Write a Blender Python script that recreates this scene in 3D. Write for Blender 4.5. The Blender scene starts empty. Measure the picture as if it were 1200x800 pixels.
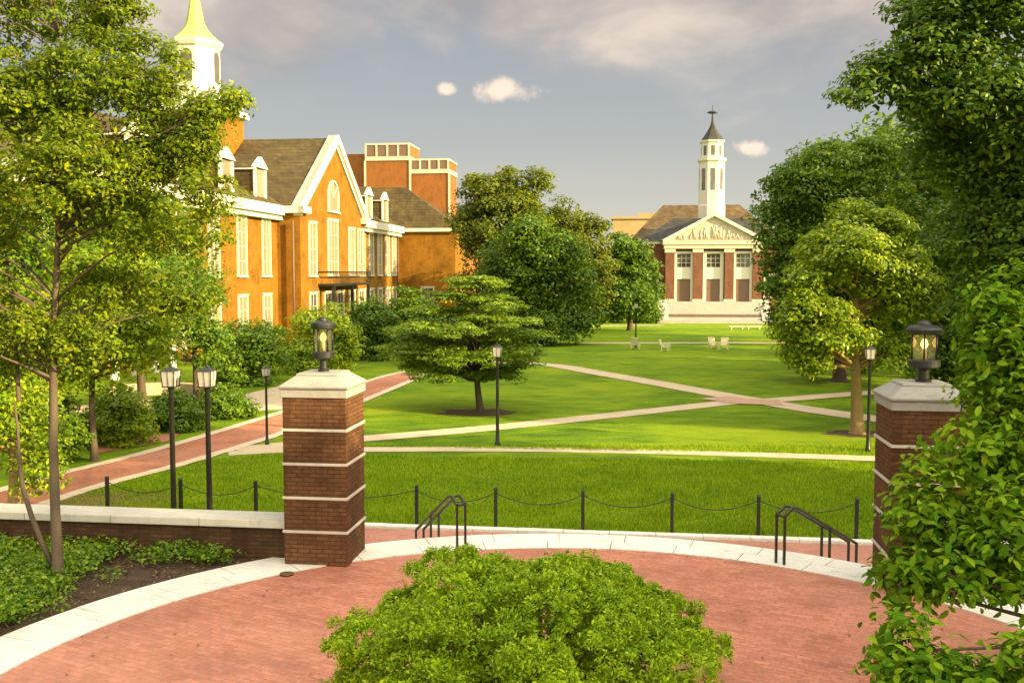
import bpy, math, random
import numpy as np
from mathutils import Vector, Matrix

R = math.radians
random.seed(7)
rng = np.random.default_rng(11)
scene = bpy.context.scene
COL = scene.collection

# ------------------------------------------------------------------ camera
CAMZ = 4.69
PITCH = math.atan(80 / 1167.0)
F = 1167.0
cam_d = bpy.data.cameras.new('camera')
cam = bpy.data.objects.new('camera', cam_d)
COL.objects.link(cam)
cam.location = (0, 0, CAMZ)
cam.rotation_euler = (math.pi / 2 - PITCH, 0, 0)
cam_d.sensor_width = 36.0
cam_d.lens = 36.0 * F / 1200.0
cam_d.clip_start = 0.1
cam_d.clip_end = 4000
scene.camera = cam

# ------------------------------------------------------------------ sun, exposure
SUN_AZ = R(27)          # degrees behind the +X axis
SUN_EL = R(18)
sun_to = Vector((math.cos(SUN_AZ) * math.cos(SUN_EL), -math.sin(SUN_AZ) * math.cos(SUN_EL), math.sin(SUN_EL)))
sun_d = bpy.data.lights.new('sun', 'SUN')
sun_d.energy = 5.0
sun_d.angle = R(0.6)
sun_d.color = (1.0, 0.78, 0.38)
sun_o = bpy.data.objects.new('sun', sun_d)
COL.objects.link(sun_o)
sun_o.rotation_euler = sun_to.to_track_quat('Z', 'Y').to_euler()
sun_o.location = (40, -20, 40)

scene.view_settings.view_transform = 'Standard'
scene.view_settings.look = 'None'
scene.view_settings.gamma = 1.0
scene.view_settings.exposure = 1.33
scene.render.engine = 'CYCLES'
scene.cycles.max_bounces = 6
scene.cycles.diffuse_bounces = 3
scene.cycles.transmission_bounces = 4
scene.cycles.transparent_max_bounces = 8


def pix_ray(x, y):
    cx, cy = (x - 600) / F, (400 - y) / F
    c, s = math.cos(PITCH), math.sin(PITCH)
    return Vector((cx, c + cy * s, -s + cy * c))


def on_plane(x, y, z):
    d = pix_ray(x, y)
    t = (z - CAMZ) / d.z
    return Vector((d.x * t, d.y * t, z))


def at(x, y, Y):
    d = pix_ray(x, y)
    t = Y / d.y
    return Vector((d.x * t, Y, CAMZ + d.z * t))


def lawn_z(Y):
    return float(np.interp(Y, [60, 80, 140, 200], [-1.0, -1.25, -2.2, -2.6]))


def ground(x, y):
    z = -1.0
    for _ in range(12):
        p = on_plane(x, y, z)
        z = 0.5 * z + 0.5 * lawn_z(p.y)
    return on_plane(x, y, z)


TH = R(7.3)
ST, CT = math.sin(TH), math.cos(TH)


def Q(u, v, z=0.0):
    return Vector((u * ST + v * CT, u * CT - v * ST, z))


# ------------------------------------------------------------------ world: procedural evening sky
world = bpy.data.worlds.new('World')
scene.world = world
world.use_nodes = True


class NT:
    def __init__(s, nt):
        s.nt = nt
        s.nt.nodes.clear()

    def n(s, typ, **kw):
        nd = s.nt.nodes.new(typ)
        for k, v in kw.items():
            if k.startswith('i_'):
                key = k[2:]
                key = int(key) if key.isdigit() else key.replace('_', ' ')
                s.set(nd, key, v)
            else:
                setattr(nd, k, v)
        return nd

    def set(s, nd, key, v):
        if isinstance(v, bpy.types.NodeSocket):
            s.nt.links.new(v, nd.inputs[key])
        elif isinstance(v, bpy.types.Node):
            s.nt.links.new(v.outputs[0], nd.inputs[key])
        else:
            nd.inputs[key].default_value = v

    def math(s, op, a, b=0.0, c=0.0, clamp=False):
        nd = s.nt.nodes.new('ShaderNodeMath')
        nd.operation = op
        nd.use_clamp = clamp
        s.set(nd, 0, a)
        s.set(nd, 1, b)
        s.set(nd, 2, c)
        return nd.outputs[0]

    def vmath(s, op, a, b=None, out=0):
        nd = s.nt.nodes.new('ShaderNodeVectorMath')
        nd.operation = op
        s.set(nd, 0, a)
        if b is not None:
            s.set(nd, 3 if op == 'SCALE' else 1, b)
        return nd.outputs[out]

    def mix(s, fac, a, b, blend='MIX'):
        nd = s.nt.nodes.new('ShaderNodeMix')
        nd.data_type = 'RGBA'
        nd.blend_type = blend
        s.set(nd, 0, fac)
        s.set(nd, 6, a)
        s.set(nd, 7, b)
        return nd.outputs[2]

    def noise(s, vec, scale, detail=4, rough=0.55, dist=0.0):
        nd = s.nt.nodes.new('ShaderNodeTexNoise')
        s.set(nd, 'Vector', vec)
        s.set(nd, 'Scale', scale)
        s.set(nd, 'Detail', detail)
        s.set(nd, 'Roughness', rough)
        s.set(nd, 'Distortion', dist)
        return nd.outputs[0]

    def ramp(s, fac, stops, interp='LINEAR'):
        nd = s.nt.nodes.new('ShaderNodeValToRGB')
        cr = nd.color_ramp
        cr.interpolation = interp
        while len(cr.elements) < len(stops):
            cr.elements.new(0.5)
        for e, (p, c) in zip(cr.elements, stops):
            e.position = p
            e.color = c if len(c) == 4 else (*c, 1)
        s.set(nd, 0, fac)
        return nd.outputs[0]

    def smooth(s, x, lo, hi, to0=0.0, to1=1.0):
        nd = s.nt.nodes.new('ShaderNodeMapRange')
        nd.interpolation_type = 'SMOOTHSTEP'
        s.set(nd, 0, x)
        s.set(nd, 1, lo)
        s.set(nd, 2, hi)
        s.set(nd, 3, to0)
        s.set(nd, 4, to1)
        return nd.outputs[0]


w = NT(world.node_tree)
tc = w.n('ShaderNodeTexCoord')
dirv = w.vmath('NORMALIZE', tc.outputs['Generated'])
sky = w.n('ShaderNodeTexSky', sky_type='NISHITA', sun_disc=False)
sky.sun_elevation = SUN_EL
sky.sun_rotation = math.atan2(sun_to.x, sun_to.y)
sky.air_density = 1.2
sky.dust_density = 2.0
sky_c = w.vmath('SCALE', sky.outputs[0], 0.10)
sep = w.n('ShaderNodeSeparateXYZ', i_0=dirv)
zc = w.math('MAXIMUM', sep.outputs[2], 0.0)
den = w.math('ADD', zc, 0.22)
cu = w.math('DIVIDE', sep.outputs[0], den)
cv = w.math('DIVIDE', sep.outputs[1], den)
cvec = w.n('ShaderNodeCombineXYZ', i_0=w.math('MULTIPLY', cu, 1.0), i_1=w.math('MULTIPLY', cv, 0.75), i_2=3.7)
n1 = w.noise(cvec, 1.15, 6, 0.5, 0.5)
n2 = w.noise(cvec, 3.3, 5, 0.55, 0.3)
cl = w.math('ADD', w.math('MULTIPLY', n1, 0.8), w.math('MULTIPLY', n2, 0.2))
# the bank of high cloud lies overhead, thinning towards the horizon
hi = w.smooth(zc, 0.07, 0.26, -0.14, 0.10)
cmask = w.smooth(w.math('ADD', cl, hi), 0.44, 0.66)
base_c = w.ramp(zc, [(0.0, (0.335, 0.30, 0.245)), (0.05, (0.265, 0.252, 0.222)), (0.13, (0.186, 0.188, 0.186)), (0.28, (0.120, 0.131, 0.155)), (1.0, (0.10, 0.13, 0.19))])
base_c = w.mix(0.10, base_c, sky_c)
cloud_c = w.ramp(n2, [(0.32, (0.175, 0.158, 0.150)), (0.50, (0.26, 0.222, 0.193)), (0.66, (0.37, 0.31, 0.255))])
sky_mix = w.mix(w.math('MULTIPLY', cmask, 0.8), base_c, cloud_c)
# small lit cumulus puffs
nz = w.noise(dirv, 42.0, 4, 0.6)
for (px, py, rw, rh) in ((592, 106, 31, 13), (522, 104, 11, 7), (880, 173, 22, 9)):
    dv = pix_ray(px, py).normalized()
    df = w.vmath('SUBTRACT', dirv, tuple(dv))
    sc = w.vmath('MULTIPLY', df, (F / rw, F / rw, F / rh))
    ln = w.vmath('LENGTH', sc, out=1)
    val = w.math('ADD', ln, w.math('MULTIPLY', w.math('SUBTRACT', nz, 0.5), 2.6))
    msk = w.smooth(val, 1.2, 0.2)
    sky_mix = w.mix(w.math('MULTIPLY', msk, 0.85), sky_mix, (0.50, 0.385, 0.30, 1))
# glow added to the unseen sky behind and right of camera, lifting the shade
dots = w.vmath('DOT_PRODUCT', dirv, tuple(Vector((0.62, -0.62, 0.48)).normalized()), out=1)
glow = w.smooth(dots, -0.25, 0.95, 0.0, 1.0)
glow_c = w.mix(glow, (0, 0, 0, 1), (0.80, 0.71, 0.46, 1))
top = w.smooth(zc, 0.32, 0.9, 0.0, 1.0)  # overhead sky above the view, brightened for the same purpose
top_c = w.mix(top, (0, 0, 0, 1), (0.29, 0.285, 0.25, 1))
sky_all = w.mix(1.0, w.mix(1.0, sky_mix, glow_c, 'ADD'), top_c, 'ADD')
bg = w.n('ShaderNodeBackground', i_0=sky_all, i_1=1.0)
wo = w.n('ShaderNodeOutputWorld', i_0=bg)


# ------------------------------------------------------------------ materials
def new_mat(name):
    m = bpy.data.materials.new(name)
    m.use_nodes = True
    return m, NT(m.node_tree)


def finish(t, color, rough=0.8, bump=None, bump_s=0.3, bump_d=0.02, metal=0.0, spec=0.3, extra=None):
    b = t.n('ShaderNodeBsdfPrincipled')
    t.set(b, 'Base Color', color)
    t.set(b, 'Roughness', rough)
    t.set(b, 'Metallic', metal)
    t.set(b, 'Specular IOR Level', spec)
    if bump is not None:
        bp = t.n('ShaderNodeBump')
        t.set(bp, 'Height', bump)
        t.set(bp, 'Strength', bump_s)
        t.set(bp, 'Distance', bump_d)
        t.set(b, 'Normal', bp)
    o = t.n('ShaderNodeOutputMaterial', i_0=b)
    return b


def c4(c):
    return (*c, 1.0)


def scl(c, k):
    return tuple(min(1.0, x * k) for x in c)


def scl4(c, k):
    return (*[min(1.0, x * k) for x in c], 1.0)


def mat_plain(name, col, rough=0.7, var=0.2, scale=3.0, bump=0.0, metal=0.0, spec=0.3, streak=False):
    m, t = new_mat(name)
    o = t.n('ShaderNodeTexCoord').outputs['Object']
    vec = o
    if streak:
        vec = t.vmath('MULTIPLY', o, (1, 1, 0.12))
    nz = t.noise(vec, scale, 6, 0.62)
    nf = t.noise(o, scale * 9, 3, 0.6)
    mixv = t.math('ADD', t.math('MULTIPLY', nz, 0.7), t.math('MULTIPLY', nf, 0.3))
    c = t.ramp(mixv, [(0.28, c4(scl(col, 1 - var))), (0.5, c4(col)), (0.72, c4(scl(col, 1 + var)))])
    finish(t, c, rough, nf if bump else None, bump, 0.01, metal, spec)
    return m


def mat_brick(name, c1, c2, mortar, bw=0.22, bh=0.075, ms=0.012, flat=False, rot=0.0, dirt=0.35, bump=0.5):
    m, t = new_mat(name)
    o = t.n('ShaderNodeTexCoord').outputs['Object']
    if flat:
        mp = t.n('ShaderNodeMapping')
        t.set(mp, 'Vector', o)
        t.set(mp, 'Rotation', (0, 0, rot))
        vec = mp.outputs[0]
    else:
        s = t.n('ShaderNodeSeparateXYZ', i_0=o)
        vec = t.n('ShaderNodeCombineXYZ', i_0=t.math('ADD', s.outputs[0], s.outputs[1]), i_1=s.outputs[2], i_2=0.0).outputs[0]
    wob = t.noise(o, 6.0, 2)
    br = t.n('ShaderNodeTexBrick')
    t.set(br, 'Vector', vec)
    t.set(br, 'Scale', 1.0)
    t.set(br, 'Brick Width', bw)
    t.set(br, 'Row Height', bh)
    t.set(br, 'Mortar Size', ms)
    t.set(br, 'Mortar Smooth', 0.4)
    t.set(br, 'Bias', 0.0)
    t.set(br, 'Color1', c4(c1))
    t.set(br, 'Color2', c4(c2))
    t.set(br, 'Mortar', c4(mortar))
    nb = t.noise(o, 0.7, 6, 0.65)
    ns = t.noise(o, 14.0, 4, 0.65)
    d = t.ramp(nb, [(0.3, (1 - dirt,) * 3), (0.52, (1, 1, 1)), (0.75, (1 + dirt * 0.45,) * 3)])
    c = t.mix(1.0, br.outputs[0], d, 'MULTIPLY')
    d2 = t.ramp(ns, [(0.3, (0.72,) * 3), (0.6, (1.12,) * 3)])
    c = t.mix(0.8, c, d2, 'MULTIPLY')
    gr = t.noise(t.vmath('MULTIPLY', o, (1.0, 1.0, 0.16)), 3.2, 5, 0.65, 0.6)
    c = t.mix(t.smooth(gr, 0.50, 0.72, 0.0, 0.55 if not flat else 0.0), c, scl4(c1, 0.30))
    if flat:
        pt = t.noise(o, 0.22, 3, 0.5)
        c = t.mix(t.smooth(pt, 0.42, 0.66, 0.0, 0.30), c, (0.58, 0.30, 0.22, 1))
        sp_ = t.noise(t.vmath('MULTIPLY', o, (1.0, 1.6, 1.0)), 2.6, 6, 0.7, 1.2)
        c = t.mix(t.smooth(sp_, 0.60, 0.75, 0.0, 0.5), c, (0.24, 0.10, 0.06, 1))
    h = t.math('ADD', t.math('MULTIPLY', br.outputs[1], -1.0), t.math('MULTIPLY', ns, 0.5))
    finish(t, c, 0.85, h, bump, 0.008, spec=0.2)
    return m


def mat_leaf(name, dark, mid, light, trans=0.4, rough=0.5, gloss=0.12, gain=1.4):
    m, t = new_mat(name)
    g = t.n('ShaderNodeNewGeometry')
    rnd = g.outputs['Random Per Island']
    o = t.n('ShaderNodeTexCoord').outputs['Object']
    nz = t.noise(o, 0.9, 3)
    f = t.math('ADD', t.math('MULTIPLY', rnd, 0.62), t.math('MULTIPLY', nz, 0.42))
    c = t.ramp(f, [(0.16, c4(scl(dark, gain))), (0.5, c4(scl(mid, gain))), (0.84, c4(scl(light, gain)))])
    df = t.n('ShaderNodeBsdfDiffuse', i_0=c)
    tr = t.n('ShaderNodeBsdfTranslucent', i_0=t.mix(1.0, c, (1.35, 1.25, 0.55, 1), 'MULTIPLY'))
    a = t.n('ShaderNodeMixShader', i_0=trans, i_1=df, i_2=tr)
    gl = t.n('ShaderNodeBsdfGlossy', i_0=(1, 1, 1, 1), i_1=rough)
    lw = t.n('ShaderNodeLayerWeight', i_0=0.25)
    b = t.n('ShaderNodeMixShader', i_0=t.math('MULTIPLY', lw.outputs[0], gloss * 0.35), i_1=a, i_2=gl)
    t.n('ShaderNodeOutputMaterial', i_0=b)
    return m


def mat_lawn():
    m, t = new_mat('lawn_grass')
    o = t.n('ShaderNodeTexCoord').outputs['Object']
    st = t.vmath('MULTIPLY', o, (0.55, 1.0, 1.0))
    n1 = t.noise(st, 0.16, 5, 0.6)
    n2 = t.noise(st, 1.1, 5, 0.65)
    n3 = t.noise(o, 9.0, 4, 0.7)
    n4 = t.noise(o, 46.0, 2, 0.7)
    f = t.math('ADD', t.math('ADD', t.math('MULTIPLY', n1, 0.35), t.math('MULTIPLY', n2, 0.35)), t.math('ADD', t.math('MULTIPLY', n3, 0.2), t.math('MULTIPLY', n4, 0.1)))
    c = t.ramp(f, [(0.37, (0.048, 0.105, 0.006, 1)), (0.46, (0.105, 0.190, 0.007, 1)), (0.54, (0.180, 0.275, 0.008, 1)), (0.66, (0.29, 0.32, 0.014, 1))])
    h = t.math('ADD', t.math('MULTIPLY', n4, 0.6), n3)
    finish(t, c, 0.9, h, 0.8, 0.05, spec=0.1)
    return m


def mat_stone(name, col, joint=None):
    m, t = new_mat(name)
    o = t.n('ShaderNodeTexCoord').outputs['Object']
    n1 = t.noise(o, 0.9, 6, 0.65, 0.4)
    n2 = t.noise(t.vmath('MULTIPLY', o, (1.0, 2.4, 1.0)), 5.0, 5, 0.7, 0.8)
    n3 = t.noise(o, 30.0, 3, 0.6)
    f = t.math('ADD', t.math('ADD', t.math('MULTIPLY', n1, 0.4), t.math('MULTIPLY', n2, 0.4)), t.math('MULTIPLY', n3, 0.2))
    c = t.ramp(f, [(0.33, c4(scl(col, 0.48))), (0.44, c4(scl(col, 0.86))), (0.55, c4(col)), (0.75, c4(scl(col, 1.08)))])
    finish(t, c, 0.75, t.math('ADD', n3, n2), 0.25, 0.01, spec=0.25)
    return m


def mat_roof(name, col, row=0.35):
    m, t = new_mat(name)
    o = t.n('ShaderNodeTexCoord').outputs['Object']
    s = t.n('ShaderNodeSeparateXYZ', i_0=o)
    vec = t.n('ShaderNodeCombineXYZ', i_0=t.math('ADD', s.outputs[0], s.outputs[1]), i_1=s.outputs[2], i_2=0.0).outputs[0]
    br = t.n('ShaderNodeTexBrick')
    t.set(br, 'Vector', vec)
    t.set(br, 'Scale', 1.0)
    t.set(br, 'Brick Width', 0.5)
    t.set(br, 'Row Height', row)
    t.set(br, 'Mortar Size', 0.02)
    t.set(br, 'Mortar Smooth', 0.5)
    t.set(br, 'Color1', c4(scl(col, 0.8)))
    t.set(br, 'Color2', c4(scl(col, 1.25)))
    t.set(br, 'Mortar', c4(scl(col, 0.4)))
    nb = t.noise(t.vmath('MULTIPLY', o, (1, 1, 0.35)), 0.8, 5, 0.65)
    d = t.ramp(nb, [(0.3, (0.62,) * 3), (0.7, (1.3,) * 3)])
    finish(t, t.mix(1.0, br.outputs[0], d, 'MULTIPLY'), 0.75, br.outputs[1], -0.4, 0.03, spec=0.25)
    return m


def mat_glass(name, col, rough=0.08):
    m, t = new_mat(name)
    o = t.n('ShaderNodeTexCoord').outputs['Object']
    n = t.noise(o, 0.8, 3)
    c = t.ramp(n, [(0.35, c4(scl(col, 0.6))), (0.65, c4(scl(col, 1.4)))])
    finish(t, c, rough, n, 0.05, 0.02, spec=0.9)
    return m


def mat_clear(name):
    m, t = new_mat(name)
    tr = t.n('ShaderNodeBsdfTransparent', i_0=(0.95, 0.93, 0.88, 1))
    df = t.n('ShaderNodeBsdfTranslucent', i_0=(0.9, 0.86, 0.76, 1))
    gl = t.n('ShaderNodeBsdfGlossy', i_0=(1, 1, 1, 1), i_1=0.05)
    a = t.n('ShaderNodeMixShader', i_0=0.10, i_1=tr, i_2=df)
    b = t.n('ShaderNodeMixShader', i_0=0.10, i_1=a, i_2=gl)
    t.n('ShaderNodeOutputMaterial', i_0=b)
    return m


def mat_frost(name):
    m, t = new_mat(name)
    o = t.n('ShaderNodeTexCoord').outputs['Object']
    n = t.noise(o, 6.0, 3)
    c = t.ramp(n, [(0.3, (0.72, 0.68, 0.60, 1)), (0.7, (0.86, 0.83, 0.76, 1))])
    df = t.n('ShaderNodeBsdfDiffuse', i_0=c)
    tl = t.n('ShaderNodeBsdfTranslucent', i_0=c)
    a = t.n('ShaderNodeMixShader', i_0=0.5, i_1=df, i_2=tl)
    gl = t.n('ShaderNodeBsdfGlossy', i_0=(1, 1, 1, 1), i_1=0.1)
    b = t.n('ShaderNodeMixShader', i_0=0.08, i_1=a, i_2=gl)
    t.n('ShaderNodeOutputMaterial', i_0=b)
    return m


def mat_emit(name, col, s):
    m, t = new_mat(name)
    e = t.n('ShaderNodeEmission', i_0=c4(col), i_1=s)
    t.n('ShaderNodeOutputMaterial', i_0=e)
    return m


M = {}
M['lawn'] = mat_lawn()
M['blade'] = mat_leaf('grass_blade', (0.055, 0.105, 0.006), (0.125, 0.21, 0.008), (0.26, 0.31, 0.014), 0.45, gain=1.65)
M['plaza'] = mat_brick('plaza_brick', (0.55, 0.215, 0.145), (0.42, 0.150, 0.098), (0.32, 0.17, 0.125), 0.205, 0.10, 0.009, flat=True, rot=0.5, dirt=0.3, bump=0.35)
M['landing'] = mat_brick('landing_brick', (0.50, 0.21, 0.16), (0.42, 0.17, 0.12), (0.38, 0.22, 0.17), 0.205, 0.10, 0.008, flat=True, rot=-0.13, dirt=0.25, bump=0.3)
M['pathbrick'] = mat_brick('path_brick', (0.46, 0.17, 0.09), (0.34, 0.12, 0.065), (0.36, 0.2, 0.14), 0.21, 0.105, 0.008, flat=True, rot=0.66, dirt=0.25, bump=0.3)
M['marble'] = mat_stone('marble_kerb', (0.80, 0.77, 0.715))
M['capstone'] = mat_stone('cap_stone', (0.35, 0.335, 0.31))
M['wallcap'] = mat_stone('wall_cap_stone', (0.60, 0.565, 0.50))
M['band'] = mat_stone('band_stone', (0.58, 0.52, 0.45))
M['pathstone'] = mat_stone('path_edging', (0.66, 0.52, 0.38))
M['concrete'] = mat_stone('pale_paving', (0.56, 0.44, 0.31))
M['pillarbrick'] = mat_brick('pillar_brick', (0.170, 0.076, 0.032), (0.115, 0.050, 0.022), (0.075, 0.038, 0.021), 0.205, 0.068, 0.010, dirt=0.35, bump=0.6)
M['wallbrick'] = mat_brick('low_wall_brick', (0.115, 0.055, 0.027), (0.070, 0.034, 0.018), (0.055, 0.035, 0.022), 0.205, 0.068, 0.010, dirt=0.4, bump=0.6)
M['hallbrick'] = mat_brick('hall_brick', (0.285, 0.123, 0.009), (0.22, 0.092, 0.007), (0.26, 0.13, 0.02), 0.22, 0.075, 0.010, dirt=0.42, bump=0.3)
M['redbrick'] = mat_brick('red_brick', (0.21, 0.085, 0.048), (0.15, 0.058, 0.035), (0.18, 0.10, 0.07), 0.22, 0.075, 0.010, dirt=0.3, bump=0.3)
M['blockbrick'] = mat_brick('rear_block_brick', (0.27, 0.094, 0.018), (0.21, 0.07, 0.014), (0.40, 0.18, 0.07), 0.22, 0.075, 0.010, dirt=0.2, bump=0.3)
M['white'] = mat_plain('white_paint', (0.62, 0.59, 0.50), 0.5, 0.10, 1.2, spec=0.4, streak=True)
M['cream'] = mat_plain('cream_stone', (0.52, 0.45, 0.36), 0.65, 0.10, 1.0, streak=True)
M['copper'] = mat_plain('patinated_gold_dome', (0.46, 0.43, 0.13), 0.5, 0.15, 0.8, streak=True)
M['roof'] = mat_roof('brown_slate', (0.080, 0.056, 0.020))
M['roofgrey'] = mat_roof('grey_slate', (0.048, 0.046, 0.045))
M['rooftan'] = mat_roof('tan_shingle', (0.115, 0.075, 0.034))
M['roofdark'] = mat_roof('dark_green_slate', (0.035, 0.055, 0.045))
M['louvre'] = mat_plain('grey_louvre', (0.10, 0.09, 0.085), 0.6, 0.2, 2.0)
M['stepstone'] = mat_stone('step_stone', (0.42, 0.39, 0.36))
M['ochre'] = mat_plain('ochre_render', (0.40, 0.29, 0.14), 0.8, 0.15, 0.5)
M['glass'] = mat_glass('window_glass', (0.10, 0.09, 0.08))
M['glasslight'] = mat_plain('pale_pane', (0.25, 0.205, 0.13), 0.25, 0.35, 0.8, spec=0.6, streak=True)  # pale pane colour, varied in upright streaks
M['door'] = mat_plain('brown_door', (0.17, 0.105, 0.075), 0.5, 0.2, 2.0)
M['blackmetal'] = mat_plain('black_metal', (0.018, 0.018, 0.017), 0.42, 0.3, 6.0, spec=0.5)
M['railmetal'] = mat_plain('bronze_rail', (0.055, 0.05, 0.035), 0.35, 0.25, 9.0, metal=0.55, spec=0.5)
M['frost'] = mat_frost('frosted_glass')
M['clear'] = mat_clear('clear_lantern_glass')
M['bulb'] = mat_emit('lit_bulb', (1.0, 0.60, 0.12), 3.2)
M['bulbdim'] = mat_emit('weak_bulb', (1.0, 0.60, 0.14), 1.3)
M['candle'] = mat_plain('candle_sleeve', (0.55, 0.42, 0.22), 0.6, 0.1)
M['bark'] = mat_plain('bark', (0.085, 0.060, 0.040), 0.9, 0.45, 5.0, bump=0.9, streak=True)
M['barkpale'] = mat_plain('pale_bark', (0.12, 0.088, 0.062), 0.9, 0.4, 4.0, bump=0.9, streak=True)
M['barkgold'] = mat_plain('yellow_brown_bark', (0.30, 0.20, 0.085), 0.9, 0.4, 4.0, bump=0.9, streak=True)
M['mulch'] = mat_plain('mulch', (0.075, 0.046, 0.028), 0.95, 0.55, 4.0, bump=1.0)
M['soil'] = mat_plain('bare_soil', (0.20, 0.13, 0.06), 0.95, 0.4, 2.0, bump=0.6)
M['chair'] = mat_plain('pale_chair_paint', (0.68, 0.62, 0.38), 0.6, 0.08)
M['iron'] = mat_plain('rusty_cover', (0.14, 0.075, 0.04), 0.7, 0.3, 8.0)
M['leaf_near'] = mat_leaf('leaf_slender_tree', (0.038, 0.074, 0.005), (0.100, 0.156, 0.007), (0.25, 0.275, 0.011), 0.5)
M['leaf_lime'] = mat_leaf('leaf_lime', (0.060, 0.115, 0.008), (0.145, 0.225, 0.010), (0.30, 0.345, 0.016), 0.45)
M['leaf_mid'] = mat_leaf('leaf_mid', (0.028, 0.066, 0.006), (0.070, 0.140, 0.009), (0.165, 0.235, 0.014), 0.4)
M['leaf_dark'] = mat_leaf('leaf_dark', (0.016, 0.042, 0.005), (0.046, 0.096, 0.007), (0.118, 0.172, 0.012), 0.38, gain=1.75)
M['leaf_layer'] = mat_leaf('leaf_layer', (0.045, 0.095, 0.007), (0.115, 0.195, 0.010), (0.25, 0.31, 0.016), 0.45)
M['leaf_gold'] = mat_leaf('leaf_gold', (0.040, 0.065, 0.006), (0.095, 0.130, 0.010), (0.18, 0.19, 0.014), 0.4)
M['leaf_bush'] = mat_leaf('leaf_bush', (0.060, 0.105, 0.006), (0.150, 0.245, 0.009), (0.31, 0.39, 0.016), 0.38, gain=1.7)
M['leaf_big'] = mat_leaf('leaf_broad', (0.045, 0.115, 0.008), (0.105, 0.215, 0.011), (0.26, 0.37, 0.020), 0.35, 0.4, 0.08, gain=1.1)
M['leaf_cover'] = mat_leaf('leaf_cover', (0.035, 0.09, 0.008), (0.095, 0.19, 0.010), (0.24, 0.31, 0.02), 0.38)


# ------------------------------------------------------------------ objects
def tag(o, label=None, cat=None, group=None, kind=None):
    if label:
        o['label'] = label
    if cat:
        o['category'] = cat
    if group:
        o['group'] = group
    if kind:
        o['kind'] = kind
    return o


def thing(name, label, cat, loc=(0, 0, 0), rz=0.0, group=None):
    o = bpy.data.objects.new(name, None)
    o.empty_display_size = 0.3
    COL.objects.link(o)
    o.location = loc
    o.rotation_euler = (0, 0, rz)
    return tag(o, label, cat, group)


def link_mesh(name, me, mat, parent=None, loc=(0, 0, 0), rz=0.0):
    o = bpy.data.objects.new(name, me)
    COL.objects.link(o)
    me.materials.append(mat)
    o.parent = parent
    o.location = loc
    o.rotation_euler = (0, 0, rz)
    return o


def copy_tree(o, parent=None):
    c = o.copy()
    COL.objects.link(c)
    c.parent = parent
    for ch in list(o.children):
        copy_tree(ch, c)
    return c


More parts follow.
